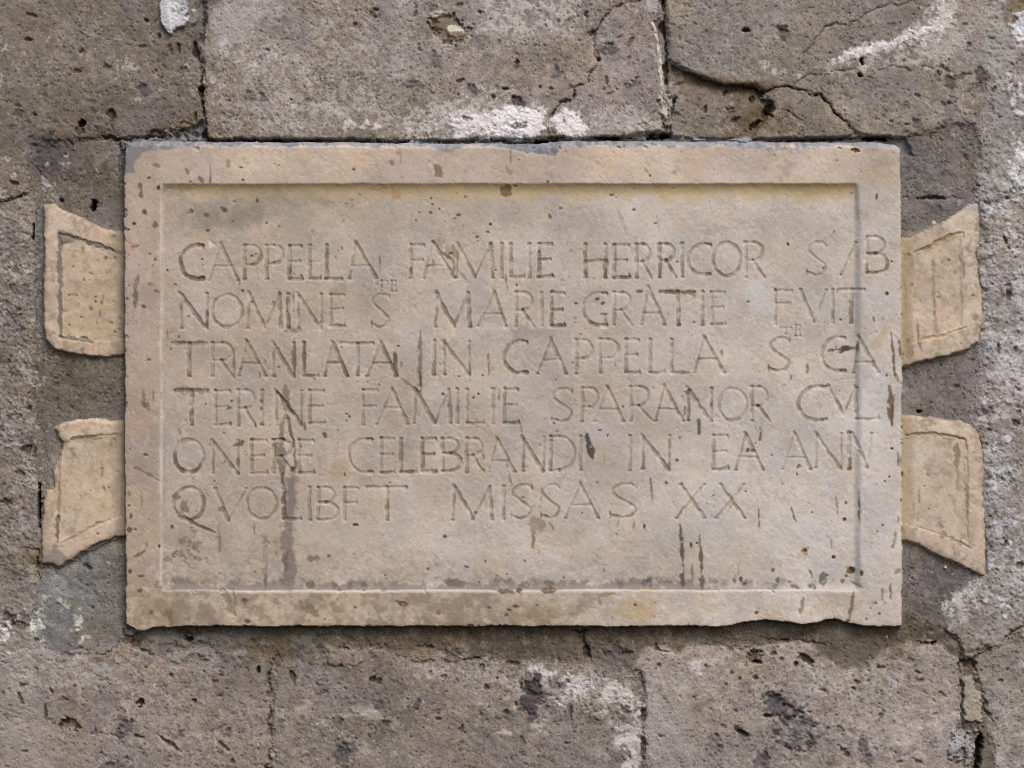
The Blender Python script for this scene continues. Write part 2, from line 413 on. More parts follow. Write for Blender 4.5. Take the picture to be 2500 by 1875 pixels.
W.patch(pts('D', 2100, 1200, 2160, 1100, 2300, 1080, 2300, 1560, 2200, 1500, 2120, 1450, 2080, 1320), (206, 205, 203), .8, 7, 8, .7, 5, .5)
W.patch(pts('D', 1900, 150, 2060, 100, 2080, 380, 2060, 600, 1960, 640, 1900, 400), (160, 158, 146), .6, 8, 12, 0, 6)
W.patch(pts('D', 1850, 1180, 2060, 1000, 2120, 1160, 2060, 1400, 1900, 1450, 1850, 1350), (164, 160, 150), .6, 8, 10, 0, 2)
# right side crust
for (x, y, rx, ry, c, a) in ((1970, 550, 70, 90, (178, 172, 162), .8), (2110, 480, 90, 120, (186, 184, 180), .7), (1900, 690, 90, 90, (180, 175, 170), .8),
                             (2160, 950, 80, 120, (182, 182, 182), .7), (2080, 1280, 110, 160, (176, 176, 172), .6), (1940, 900, 80, 100, (158, 148, 148), .7),
                             (1900, 1500, 60, 90, (150, 142, 142), .6), (2150, 1560, 90, 80, (184, 186, 186), .7), (1880, 370, 60, 60, (112, 110, 100), .7)):
    W.blob(*pt('K', x, y), rx * .27, ry * .27, c, a, 0, .6, .5, k=2, brk=.3)
for (x, y, rx, ry, c, a) in ((2060, 330, 90, 180, (168, 160, 155), .6), (1960, 640, 90, 160, (176, 174, 172), .7), (1950, 1000, 80, 200, (170, 170, 170), .7),
                             (2160, 620, 60, 300, (122, 112, 94), .55), (2100, 950, 50, 200, (128, 118, 102), .5), (2060, 1450, 70, 130, (130, 124, 114), .6),
                             (2200, 1400, 50, 200, (190, 192, 194), .7), (1980, 1600, 90, 110, (168, 170, 162), .8), (1800, 60, 100, 70, (140, 130, 122), .5),
                             (2150, 1620, 80, 60, (196, 196, 192), .7)):
    W.blob(*pt('L', x, y), rx * .27, ry * .27, c, a, 0, .6, .5, k=3, brk=.3)
for (x, y, rx, ry, c, a) in ((1860, 250, 110, 60, (192, 194, 186), .75), (1750, 340, 90, 70, (190, 190, 182), .7), (1660, 430, 110, 90, (186, 186, 176), .75),
                             (2130, 180, 70, 100, (192, 196, 192), .75), (2000, 560, 120, 90, (160, 160, 150), .6), (1900, 640, 110, 100, (158, 152, 146), .6),
                             (2060, 300, 140, 200, (150, 150, 144), .5), (1600, 720, 100, 50, (160, 146, 134), .6)):
    W.blob(*pt('H', x, y), rx * .32, ry * .32, c, a, -.5, .6, .45, k=4, brk=.4)
# lower left marks
W.patch(pts('E', 330, 240, 420, 150, 520, 200, 560, 300, 500, 340, 340, 350), (150, 152, 150), .7, 5, 8, 0, 2)
for P in (((330, 320), (390, 370), (340, 400), (345, 520), (300, 620), (240, 680), (235, 590), (310, 500)),
          ((420, 340), (490, 330), (520, 400), (560, 390), (600, 420), (540, 450), (500, 440), (480, 400), (420, 420)),
          ((545, 470), (620, 480), (640, 600), (700, 660), (640, 680), (590, 600)),
          ((640, 310), (680, 340), (660, 380), (700, 400), (640, 400))):
    W.patch([pt('E', *p) for p in P], (176, 180, 164), .75, 3, 4, .5, 3, .6)
W.patch(pts('E', -30, 440, 20, 480, 50, 600, 10, 700, -30, 690), (196, 202, 190), .8, 3, 5, .5, 3)
W.patch(pts('E', 600, 60, 540, 130, 460, 190, 380, 120, 520, 100), (140, 138, 132), .6, 4, 6, 0, 5)
W.patch(pts('E', 0, 700, 240, 720, 560, 790, 660, 880, 700, 930, 860, 980, 640, 1000, 560, 960, 300, 960, 0, 880), (158, 150, 138), .55, 7, 12, 0, 4)
W.patch(pts('E', 720, 880, 790, 860, 900, 960, 940, 990, 840, 980, 740, 930), (176, 172, 166), .6, 4, 5, 0, 3)
W.patch(pts('E', 0, 700, 340, 900, 380, 1200, 420, 1659, -40, 1700), (160, 151, 141), .6, 12, 50, 0, 3)
# lower middle lime
W.patch(pts('G', 270, 870, 400, 900, 700, 910, 850, 960, 820, 1080, 700, 1130, 560, 1160, 460, 1150, 470, 1000, 380, 960, 290, 1010), (208, 203, 196), .85, 8, 8, .7, 4, .5)
W.patch(pts('G', 820, 1000, 1000, 980, 1100, 1020, 1160, 1160, 1160, 1659, 1000, 1659, 1020, 1560, 950, 1480, 930, 1380, 950, 1180, 860, 1150), (204, 196, 187), .85, 8, 7, .7, 5, .5)
W.patch(pts('G', 710, 1220, 800, 1220, 880, 1175, 915, 1230, 860, 1260, 740, 1245), (190, 180, 168), .9, 2.5, 2.5, 1.5, 6, .5)
W.patch(pts('G', 1500, 870, 1560, 830, 1620, 850, 1610, 900, 1660, 920, 1600, 950, 1540, 910), (196, 184, 172), .9, 2.5, 3, 1.4, 2, .5)
W.blob(*pt('G', 100, 1380), 16, 6, (190, 180, 166), .85, 0, .3, .3)
W.patch(pts('G', 1165, 1200, 1300, 1160, 1500, 1250, 1560, 1659, 1170, 1659), (158, 152, 144), .6, 7, 14, 0, 3)
for (x, y, rx, ry) in ((1310, 1300, 30, 22), (1410, 1370, 30, 22), (360, 1300, 70, 60), (330, 1140, 60, 80), (1330, 1010, 120, 30), (1060, 1330, 60, 30), (1250, 1580, 22, 12)):
    W.blob(*pt('G', x, y), rx * .32, ry * .32, (190, 180, 172), .7, .2, .4, .5, brk=.3, k=5)
for (x, y, rx, ry) in ((460, 1190, 36, 50), (350, 1240, 50, 30), (920, 1500, 50, 50), (1000, 1250, 150, 30), (950, 1230, 60, 60), (600, 1030, 0.1, 0.1)):
    W.blob(*pt('F', x, y), max(rx, 2) * .32, max(ry, 2) * .32, (178, 168, 152), .55, .2, .7, .5, k=5)
# fill chip in the joint lower right
W.patch(pts('H', 1740, 970, 1810, 940, 1860, 1100, 1900, 1180, 1890, 1300, 1740, 1300), (166, 156, 138), .9, 3, 3, 3, 6, 5)
W.patch(pts('H', 1660, 1370, 1850, 1360, 1820, 1500, 1780, 1659, 1760, 1659, 1740, 1600, 1640, 1590), (158, 154, 152), .85, 4, 4, .8, 2, 5)
W.pit(*pt('H', 1862, 1540), 9, 50, .12, 22, .85, (26, 24, 22), .25)
W.patch(pts('E', 0, 760, 500, 800, 900, 980, 700, 1080, 300, 1050, 0, 1000), (176, 168, 157), .6, 12, 14, .15, 3)
W.patch(pts('H', 560, 900, 900, 880, 1200, 950, 1100, 1100, 800, 1120, 560, 1060), (182, 175, 166), .6, 12, 14, .15, 2)
W.patch(pts('H', 900, 1150, 1300, 1200, 1500, 1450, 1100, 1600, 900, 1400), (178, 166, 154), .5, 12, 14, .1, 4)
W.patch(pts('G', 1180, 700, 1500, 760, 1560, 1000, 1300, 1080, 1160, 950), (166, 158, 148), .5, 12, 14, .1, 5)
W.patch(pts('F', 1200, 830, 1800, 850, 2200, 900, 2100, 1050, 1700, 1000, 1300, 950), (176, 168, 158), .6, 12, 14, .1, 3)
W.patch(pts('D', -50, 60, 300, 0, 560, 120, 400, 380, 100, 400), (160, 151, 139), .5, 12, 18, .1, 3)
# inclusions of darker stone (clasts)
def clast(f, x, y, rx, ry, c, ang=0, a=.8, h=1.2, k=0):
    W.blob(*pt(f, x, y), rx * .32, ry * .32, c, a, ang, .35, .4, (9, 16), k, h=h)
    W.blob(*pt(f, x - 4, y - ry * .5), rx * .2, ry * .12, (c[0] * .6, c[1] * .6, c[2] * .6), a * .7, ang, .5, .6, (9, 16), k + 1, h=-2)


for t_ in (('H', 460, 1380, 150, 125, (124, 120, 116), .3), ('H', 335, 1150, 120, 60, (84, 86, 84), .3), ('H', 470, 1225, 60, 30, (80, 76, 74), .3),
           ('H', 975, 1470, 42, 60, (104, 96, 98), .1), ('H', 1010, 1590, 40, 50, (112, 108, 102), .3), ('H', 210, 1620, 50, 90, (92, 84, 86), -.5),
           ('G', 330, 1090, 70, 110, (78, 66, 70), .2), ('G', 320, 1240, 42, 60, (88, 76, 78), .3), ('G', 360, 960, 28, 36, (92, 84, 86), .6),
           ('G', 510, 1050, 80, 70, (138, 130, 126), 0), ('G', 1040, 1240, 44, 50, (120, 116, 112), 0), ('G', 1740, 1410, 34, 30, (122, 110, 108), 0),
           ('G', 1760, 1500, 34, 26, (120, 106, 104), .5), ('G', 1930, 1385, 66, 24, (92, 82, 74), .6), ('G', 2180, 1150, 70, 90, (84, 88, 86), 0),
           ('G', 930, 810, 130, 90, (104, 104, 98), -.3), ('G', 800, 1290, 40, 22, (96, 88, 84), .2),
           ('F', 760, 1550, 62, 90, (86, 86, 90), .05), ('F', 590, 1040, 40, 36, (112, 106, 100), .3), ('F', 1045, 1160, 34, 28, (88, 82, 88), -.4),
           ('F', 1330, 1160, 24, 40, (88, 80, 78), .1), ('F', 720, 1320, 44, 50, (104, 94, 84), .2), ('F', 1080, 1330, 44, 44, (104, 98, 86), .2),
           ('F', 2180, 1110, 50, 110, (76, 70, 76), .2), ('E', 970, 1320, 56, 44, (96, 84, 92), .2), ('E', 920, 1400, 30, 24, (96, 84, 92), .2),
           ('E', 1395, 1385, 34, 34, (98, 90, 92), 0), ('E', 860, 1640, 100, 30, (98, 92, 88), 0), ('E', 1760, 1380, 34, 30, (120, 100, 74), 0),
           ('A', 1110, 690, 60, 36, (94, 84, 88), -.3), ('A', 1930, 730, 34, 28, (112, 104, 102), .2), ('A', 370, 1180, 90, 120, (92, 86, 86), .1),
           ('B', 1765, 690, 44, 30, (98, 90, 88), .5), ('B', 2100, 780, 50, 26, (88, 80, 76), .4), ('B', 1450, 70, 36, 28, (102, 96, 94), 0),
           ('B', 150, 760, 26, 56, (104, 96, 96), -.4), ('B', 1280, 650, 70, 24, (112, 104, 102), .1), ('B', 1480, 470, 34, 60, (110, 106, 98), 0),
           ('C', 910, 380, 48, 38, (88, 86, 86), .1), ('C', 515, 555, 32, 44, (102, 96, 94), .1), ('C', 1100, 640, 30, 22, (92, 90, 90), 0),
           ('C', 1060, 665, 24, 20, (92, 90, 90), 0), ('C', 735, 150, 16, 60, (96, 90, 82), 0), ('C', 190, 505, 18, 32, (108, 102, 90), 0),
           ('C', 1060, 460, 16, 26, (88, 84, 80), 0), ('C', 1100, 490, 20, 14, (100, 94, 90), .3), ('C', 210, 780, 50, 24, (86, 78, 74), .5),
           ('D', 1640, 840, 55, 60, (118, 114, 108), .2), ('D', 1640, 640, 40, 55, (92, 88, 82), .1), ('D', 1870, 620, 44, 90, (88, 84, 76), .7),
           ('D', 1720, 590, 60, 18, (98, 92, 84), -.3), ('D', 1385, 960, 30, 50, (106, 100, 96), -.2), ('D', 1640, 760, 30, 24, (112, 106, 102), 0),
           ('D', 350, 240, 42, 40, (104, 100, 94), 0), ('D', 1300, 800, 24, 18, (108, 100, 92), 0)):
    f_, x_, y_, a_, b_, c_, an_ = t_
    g_ = sum(c_) / 3; c_ = tuple((.35 * v_ + .65 * g_) * q_ for v_, q_ in zip(c_, (1.05, 1.0, .96)))
    clast(f_, x_, y_, a_, b_, c_, an_, .82)
# the knot with moss and lime in the wide block
W.pit(*pt('B', 1555, 225), 42, 33, .15, 5, .5, (100, 88, 62), .25)
W.blob(*pt('B', 1500, 195), 14, 16, (120, 108, 84), .8, 0, .4, .4, h=3)
W.blob(*pt('B', 1455, 240), 9, 9, (84, 74, 36), .8, 0, .4, .4)
W.blob(*pt('B', 1610, 235), 20, 9, (206, 198, 184), .9, .1, .3, .4, h=2.5)
W.blob(*pt('B', 1630, 290), 14, 9, (128, 112, 92), .8, .1, .4, .4, h=3)
W.blob(*pt('B', 1490, 110), 15, 6, (200, 192, 176), .85, 0, .3, .3, h=1)
W.crack(pts('B', 1425, 240, 1440, 190, 1500, 140, 1570, 125, 1640, 170, 1690, 230, 1680, 300, 1620, 322), 2.5, 4, .6, 2, (70, 58, 34))

# ---- authored pits (frame, x, y, rx, ry, angle, depth, dark)
for t_ in (('A', 1560, 690, 24, 16, 0, 14, .9), ('A', 640, 950, 26, 30, .6, 12, .85), ('A', 615, 1000, 24, 36, .4, 5, .5), ('A', 862, 880, 26, 50, -.1, 6, .6),
           ('A', 600, 550, 55, 18, .05, 3, .5), ('A', 830, 520, 28, 22, 0, 3, .35), ('A', 1140, 160, 26, 11, .4, 5, .6), ('A', 215, 305, 30, 12, .1, 5, .6),
           ('A', 715, 865, 24, 26, 0, 2, .35), ('A', 1230, 285, 9, 22, 0, 5, .6), ('A', 1310, 380, 16, 44, -.2, 3, .4), ('A', 1380, 375, 10, 32, 0, 5, .6),
           ('A', 1510, 910, 12, 34, 0, 5, .6), ('A', 640, 400, 20, 18, .7, 4, .5), ('A', 250, 120, 50, 12, .4, 3, .4), ('A', 95, 985, 22, 26, 0, 2, .3),
           ('A', 1250, 605, 10, 14, 0, 3, .5), ('A', 150, 860, 30, 36, 0, 2, .25), ('A', 110, 1410, 36, 14, .4, 5, .5), ('A', 722, 1580, 18, 34, .2, 12, .85),
           ('A', 470, 1545, 18, 16, 0, 4, .5), ('A', 1420, 530, 24, 20, 0, 2, .3), ('A', 270, 885, 26, 10, .5, 4, .5),
           ('B', 840, 200, 26, 22, 0, 4, .5), ('B', 1000, 78, 16, 10, 0, 4, .6), ('B', 990, 125, 18, 30, -.5, 3, .4), ('B', 1808, 98, 16, 16, 0, 3, .5),
           ('B', 1660, 625, 30, 16, -.4, 3, .5), ('B', 2095, 500, 16, 32, -.1, 3, .5), ('B', 1650, 45, 20, 16, 0, 3, .4), ('B', 1310, 100, 14, 40, .1, 3, .4),
           ('B', 1910, 750, 16, 14, 0, 4, .6), ('B', 2005, 688, 18, 8, .1, 4, .6), ('B', 1640, 735, 10, 10, 0, 4, .6), ('B', 350, 770, 9, 8, 0, 5, .7),
           ('B', 505, 1100, 30, 14, 0, 14, .8), ('B', 1220, 1102, 30, 16, 0, 14, .9), ('B', 1700, 920, 40, 20, .3, 3, .5), ('B', 2120, 970, 60, 22, -.2, 3, .5),
           ('C', 380, 1095, 110, 15, -.12, 26, .95), ('C', 920, 1066, 112, 11, .02, 14, .9), ('C', 1290, 1050, 120, 24, -.1, 16, .9), ('C', 1350, 1000, 40, 34, 0, 6, .5),
           ('C', 105, 688, 18, 10, 0, 4, .6), ('C', 376, 672, 12, 12, 0, 4, .6), ('C', 450, 682, 16, 12, 0, 4, .6), ('C', 820, 465, 14, 12, 0, 4, .6),
           ('C', 770, 262, 30, 20, 0, 4, .5), ('C', 985, 290, 18, 9, -.5, 3, .4), ('C', 1075, 320, 14, 30, .5, 3, .4), ('C', 885, 620, 9, 36, -.1, 3, .4),
           ('C', 915, 725, 34, 10, -.4, 3, .3), ('C', 230, 985, 50, 16, -.2, 3, .4), ('C', 1965, 238, 34, 16, -.2, 5, .6), ('C', 1810, 690, 20, 34, 0, 5, .5),
           ('C', 1650, 850, 14, 26, 0, 5, .5), ('C', 1835, 850, 36, 24, 0, 3, .35), ('C', 2010, 760, 24, 20, 0, 6, .5), ('C', 1890, 915, 40, 16, -.4, 5, .5),
           ('C', 1410, 780, 12, 30, .4, 6, .6), ('C', 2120, 860, 22, 56, .7, 8, .6), ('C', 2030, 960, 20, 50, .9, 10, .6),
           ('D', 60, 238, 34, 14, -.2, 5, .6), ('D', 350, 245, 34, 14, 0, 4, .7), ('D', 955, 480, 22, 32, -.3, 9, .75), ('D', 942, 582, 20, 14, .2, 12, .95),
           ('D', 1000, 75, .1, .1, 0, 0, 0), ('D', 245, 880, 34, 14, .7, 9, .7), ('D', 1055, 1070, 95, 13, .03, 22, .9), ('D', 560, 1078, 260, 8, -.03, 8, .7),
           ('D', 105, 770, 14, 22, 0, 6, .6), ('D', 1175, 940, 14, 12, 0, 3, .4), ('D', 1300, 965, 20, 12, .2, 3, .4), ('D', 1385, 740, 26, 14, .3, 3, .4),
           ('D', 1540, 600, 20, 50, .3, 3, .25), ('D', 1480, 1530, 90, 14, -.02, 4, .5),
           ('E', 1085, 1150, 26, 36, .1, 8, .85), ('E', 540, 1320, 62, 40, .1, 6, .4), ('E', 510, 1300, 30, 18, .1, 4, .6), ('E', 1450, 665, 40, 18, .15, 10, .85),
           ('E', 1430, 615, 50, 22, .1, 4, .5), ('E', 1995, 910, 16, 26, 0, 6, .7), ('E', 1320, 945, 14, 14, 0, 4, .6), ('E', 1655, 990, 20, 18, 0, 3, .5),
           ('E', 1755, 1045, 12, 9, 0, 4, .7), ('E', 400, 1060, 16, 30, 0, 4, .5), ('E', 180, 1020, 34, 12, .1, 4, .5), ('E', 160, 1130, 14, 50, -.4, 4, .4),
           ('E', 350, 1230, 10, 60, 0, 5, .5), ('E', 1080, 1415, 32, 10, .2, 4, .5), ('E', 1310, 1470, 80, 12, .6, 4, .5), ('E', 1720, 1480, 50, 12, .7, 3, .4),
           ('E', 1500, 1140, 30, 20, .6, 4, .5), ('E', 190, 1528, 20, 8, 0, 3, .5), ('E', 1790, 1605, 18, 18, 0, 4, .5), ('E', 70, 510, 40, 50, .3, 4, .5),
           ('E', 1710, 940, 18, 7, 0, 4, .6), ('E', 1585, 830, 22, 8, 0, 3, .5), ('E', 660, 100, 44, 20, .6, 4, .5), ('E', 140, 560, 60, 30, .2, 3, .4),
           ('F', 100, 905, 16, 26, 0, 6, .7), ('F', 365, 965, 18, 42, -.2, 5, .6), ('F', 980, 975, 30, 22, -.7, 6, .8), ('F', 1028, 990, 14, 22, 0, 4, .6),
           ('F', 1860, 1035, 20, 22, .2, 4, .6), ('F', 2005, 1225, 22, 18, 0, 4, .5), ('F', 2085, 1165, 10, 16, 0, 4, .5), ('F', 1660, 1360, 26, 24, 0, 4, .5),
           ('F', 240, 830, 34, 60, 0, 3, .3), ('F', 1485, 1280, 26, 14, 0, 4, .5), ('F', 770, 735, 40, 12, .3, 6, .6), ('F', 735, 870, 12, 12, 0, 4, .6),
           ('F', 2070, 850, 50, 12, .1, 4, .5), ('F', 1820, 890, 16, 40, 0, 3, .4),
           ('G', 740, 780, 22, 46, -.2, 8, .8), ('G', 1050, 775, 34, 20, -.2, 4, .5), ('G', 1150, 950, 14, 36, 0, 4, .5), ('G', 615, 1230, 12, 50, 0, 4, .6),
           ('G', 1170, 1250, 14, 60, 0, 5, .5), ('G', 1170, 1500, 16, 90, 0, 5, .45), ('G', 2040, 790, 48, 46, 0, 4, .4), ('G', 2050, 840, 24, 14, 0, 5, .6),
           ('G', 1650, 870, 18, 26, 0, 4, .4), ('G', 1805, 1015, 10, 10, 0, 3, .5), ('G', 2035, 965, 16, 12, 0, 3, .5), ('G', 2125, 1255, 24, 14, 0, 5, .6),
           ('G', 1910, 975, 10, 9, 0, 3, .5), ('G', 1560, 1110, 12, 9, 0, 3, .5), ('G', 170, 850, 40, 9, .1, 3, .5), ('G', 895, 1520, 10, 12, 0, 3, .5),
           ('G', 580, 1470, 16, 8, .1, 3, .5), ('G', 1850, 930, 9, 16, 0, 3, .5),
           ('H', 120, 790, 48, 50, 0, 4, .35), ('H', 150, 840, 26, 14, 0, 5, .6), ('H', 520, 815, 64, 26, .6, 6, .75), ('H', 450, 860, 14, 22, 0, 5, .7),
           ('H', 275, 775, 22, 16, 0, 4, .5), ('H', 140, 962, 20, 16, 0, 3, .4), ('H', 890, 1045, 20, 18, .5, 4, .7), ('H', 1385, 915, 26, 12, .3, 4, .5),
           ('H', 1330, 830, 22, 22, 0, 2, .25), ('H', 1110, 880, 30, 9, 0, 4, .5), ('H', 1520, 695, 20, 14, -.3, 12, .9), ('H', 1410, 980, 26, 14, 0, 3, .5),
           ('H', 1780, 850, 56, 30, .1, 7, .6), ('H', 660, 1060, 34, 8, .1, 3, .4), ('H', 40, 1390, 60, 16, .5, 5, .5), ('H', 1400, 1610, 50, 14, .5, 4, .4),
           ('H', 840, 1545, 54, 18, .7, 4, .4), ('H', 1100, 1270, 14, 50, .5, 3, .3), ('H', 2030, 980, 22, 12, 0, 3, .5), ('H', 20, 965, 12, 14, 0, 4, .6),
           ('H', 1250, 1610, 20, 8, -.3, 3, .5), ('H', 230, 1255, 30, 10, .1, 4, .5), ('H', 1210, 800, 0.1, 0.1, 0, 0, 0),
           ('I', 300, 430, 9, 60, .05, 14, .95), ('I', 845, 180, 18, 34, .2, 14, .9), ('I', 550, 145, 16, 16, 0, 4, .5), ('I', 295, 480, 14, 22, 0, 12, .9),
           ('J', 355, 1050, 15, 160, 0, 26, .97), ('J', 240, 540, 34, 40, .2, 5, .5), ('J', 310, 570, 16, 40, .3, 5, .5), ('J', 180, 760, 44, 26, 0, 4, .35),
           ('J', 270, 170, 24, 20, 0, 4, .35), ('J', 50, 1020, 50, 30, 0, 3, .3),
           ('L', 1270, 200, 30, 14, .2, 14, .95), ('L', 2130, 310, 30, 30, 0, 5, .6), ('L', 2050, 1400, 20, 30, -.3, 5, .6), ('L', 2170, 1580, 30, 26, 0, 4, .5),
           ('L', 2040, 1250, 10, 50, .3, 4, .5), ('K', 2070, 970, 26, 70, 0, 5, .5), ('K', 2050, 130, 20, 16, 0, 4, .5), ('K', 2040, 510, 12, 50, -.4, 5, .5),
           ('K', 1980, 1480, 10, 60, 0, 5, .5), ('K', 2120, 1500, 20, 30, .4, 4, .4)):
    f_, x_, y_, a_, b_, an_, dp_, dk_ = t_
    if a_ < 1: continue
    q = sc_(f_)
    W.pit(*pt(f_, x_, y_), a_ * q, b_ * q, an_, dp_, dk_, (66, 54, 42) if dp_ < 9 else (30, 24, 18), .35, int(x_) % 7)

# ---- random pits and clasts, sparse small ones over every stone
rr = random.Random(5)
for i in range(1500):
    x = rr.uniform(-400, 2900); y = rr.uniform(-300, 2180)
    if 290 < x < 2210 and 360 < y < 1530: continue
    if rr.random() < .35 and y < 340 and 500 < x < 1450: continue
    s_ = rr.random() ** 2.6
    ra = 1.8 + 6.5 * s_; rb = ra * rr.uniform(.35, .9)
    an = rr.gauss(.5, .7) if y > 1500 else rr.gauss(.1, .8)
    dk = rr.uniform(.25, .6)
    cc = rr.choice(((78, 66, 54), (84, 78, 74), (92, 80, 64), (70, 60, 52)))
    W.pit(x, y, ra, rb, an, rr.uniform(.8, 3.5), dk, cc, .4, i % 7)
for i in range(260):
    x = rr.uniform(-400, 2900); y = rr.uniform(-300, 2180)
    if 290 < x < 2210 and 360 < y < 1530: continue
    ra = rr.uniform(4, 13)
    W.blob(x, y, ra, ra * rr.uniform(.4, .9), rr.choice(((112, 104, 100), (118, 106, 92), (170, 160, 146), (102, 96, 94), (152, 138, 124))),
           rr.uniform(.2, .5), rr.uniform(-1, 1), .5, .5, (9, 16), i % 6, h=rr.choice((-.6, .8)))

# ---- cracks and joints
DK = (40, 32, 24)
J = W.crack
J([(497, -330), (498, -100), (499, 60)], 9, 5, .35, 3, (100, 94, 88), False)
J(pts('A', 1530, -20, 1550, 120, 1530, 300, 1520, 440), 14, 4, .45, 4, (104, 100, 98), False)
J(pts('A', 1570, 180, 1580, 300), 3.5, 6, .7, 2, DK)
J(pts('A', 1510, 330, 1530, 430, 1560, 560, 1560, 690, 1570, 800, 1580, 920, 1595, 1040, 1600, 1080), 5.5, 9, .75, 2.5, DK, False)
W.streak(pts('A', 1572, 430, 1575, 560, 1580, 700, 1585, 850, 1590, 950, 1605, 1040), 2.2, (172, 164, 148), .8, -3, 2, brk=.7)
J(pts('A', 1520, 960, 1430, 955, 1300, 1020, 1200, 1040, 1100, 1058, 950, 1068, 900, 1085, 830, 1070, 760, 1035, 720, 990, 670, 950), 4.0, 7, .7, 3, (58, 40, 20))
J(pts('A', 575, 1085, 700, 1078, 790, 1072), 3, 3, .6, 2, DK)
J(pts('A', 1070, 20, 1110, 60, 1150, 30, 1230, 20), 2.5, 2, .4, 3, (90, 72, 50))
W.blob(*pt('A', 1350, 1000), 40, 10, (108, 84, 50), .6, -.3, .6, .4)
W.streak(pts('A', 940, 1110, 1050, 1090, 1200, 1070, 1400, 1080, 1560, 1060), 9, (136, 136, 136), .7, -7, 4, brk=.8)
W.streak(pts('A', 1250, 1040, 1400, 1010, 1500, 1000, 1560, 1030), 10, (128, 126, 120), .7, -5, 4, brk=.8)
J(pts('A', 1600, 1078, 1800, 1082, 2212, 1088), 4.5, 9, .8, 1.5, (44, 40, 40), False)
J(pts('B', 0, 1083, 300, 1088, 520, 1094, 800, 1096, 960, 1084), 4.5, 9, .8, 1.5, (44, 40, 40), False)
J(pts('B', 1500, 1110, 1800, 1105, 2000, 1085, 2212, 1110), 4, 8, .6, 3, (54, 54, 58), False)
for (f_, x, y, rx, ry) in (('B', 1040, 1098, 60, 22), ('B', 90, 1105, 60, 14), ('B', 1380, 1098, 120, 26), ('B', 1850, 1098, 120, 14), ('B', 2100, 1090, 60, 12),
                           ('A', 1900, 1100, 60, 10), ('C', 650, 1075, 60, 14), ('C', 1600, 1080, 40, 8), ('C', 1900, 1085, 60, 18), ('D', 60, 1085, 50, 24)):
    W.blob(*pt(f_, x, y), rx * .32, ry * .32, (156, 160, 164), .8, 0, .4, .5, (9, 16), 2, h=9)
J(pts('B', 950, 1080, 1100, 1075, 1300, 1070, 1560, 1085), 2.4, 3, .5, 2, DK)
# the crack splitting the wide block
J(pts('C', 1150, 10, 1000, 40, 930, 70, 880, 120, 840, 170, 830, 225, 770, 260, 790, 330, 800, 390, 800, 440, 825, 470, 795, 530, 752, 570, 750, 630, 640, 680, 600, 700), 2.8, 5, .75, 2, (62, 46, 28), True)
J(pts('C', 650, 720, 630, 770, 560, 785, 520, 800, 490, 850, 450, 910, 430, 950), 4.2, 6, .75, 2, (60, 48, 34), True)
W.streak(pts('C', 430, 940, 440, 1010, 480, 1070), 12, (130, 116, 98), .85, 2, 3)
J(pts('C', 1100, 220, 1150, 200, 1210, 130), 2, 2, .3, 3)
# vertical joint right of it
J([(1608, -330), (1613, -60), (1618, 0)], 8, 12, .8, 1.2, (34, 30, 30), False)
J(pts('C', 1320, -10, 1325, 100, 1330, 250, 1345, 400, 1350, 520, 1350, 640), 7, 12, .8, 1.4, (40, 34, 32), False)
J(pts('C', 1290, 130, 1310, 260), 7, 4, .5, 4, (84, 80, 78))
W.streak(pts('C', 1240, 170, 1270, 260, 1290, 400, 1300, 520, 1315, 640, 1325, 700), 4.5, (206, 198, 187), .95, -1.5, .8)
W.streak(pts('C', 1230, 330, 1240, 430, 1270, 500), 6, (182, 174, 160), .6, -1, 3, brk=.4)
W.streak(pts('C', 1300, 720, 1320, 800, 1330, 920), 7, (196, 188, 170), .85, -4, 3, brk=.6)
W.streak(pts('C', 1365, 640, 1380, 720, 1370, 820, 1375, 930), 6, (176, 168, 154), .8, -4, 3, brk=.5)
W.streak(pts('C', 1180, 60, 1240, 20, 1280, 90), 12, (186, 186, 184), .7, -1, 5, brk=.2)
J(pts('C', 1430, 740, 1400, 800, 1400, 900), 3, 4, .6, 3, DK)
J(pts('C', 1150, 990, 1200, 950, 1260, 940, 1310, 970), 2.5, 3, .6, 2, DK)
W.blob(*pt('C', 1230, 985), 20, 14, (158, 150, 134), .8, 0, .4, .4, h=4)
W.blob(*pt('C', 1110, 1040), 24, 12, (176, 168, 152), .8, 0, .4, .4, h=4)
W.blob(*pt('C', 1430, 900), 14, 80, (132, 124, 118), .7, 0, .5, .3, h=5)
W.blob(*pt('C', 1900, 660), 130, 14, (88, 70, 46), .5, .1, .7, .4)
W.blob(*pt('C', 2040, 900), 60, 40, (96, 78, 54), .5, .3, .7, .4)
# top right cracks
J(pts('D', -100, 700, 60, 672, 130, 670, 170, 720, 215, 735), 3, 7, .7, 2, (36, 26, 14))
J(pts('D', 170, 750, 220, 710, 290, 672, 345, 670, 400, 662, 440, 690, 520, 700, 560, 733, 650, 742, 690, 790, 730, 850, 790, 900, 850, 945, 890, 990, 922, 1030), 2.3, 8, .8, 1.8, (34, 26, 18))
J(pts('D', 430, 660, 470, 635, 520, 600, 560, 582, 650, 582, 715, 565, 710, 545, 800, 548, 880, 540, 905, 530), 2.2, 5, .75, 1.6, (48, 38, 30))
J(pts('D', 470, 560, 500, 500, 520, 420, 560, 370, 600, 310, 640, 280, 670, 210, 760, 182, 860, 208, 885, 170, 960, 130, 1040, 80, 1160, 40, 1230, 50, 1370, 0, 1500, -40), 2.2, 5, .75, 1.6, (48, 38, 30))
J(pts('D', 975, 500, 1040, 510, 1095, 540, 1190, 510, 1290, 530, 1340, 550, 1405, 560, 1420, 520, 1500, 525, 1570, 515, 1640, 555, 1740, 575, 1800, 590), 2.2, 5, .7, 1.6, (52, 42, 32))
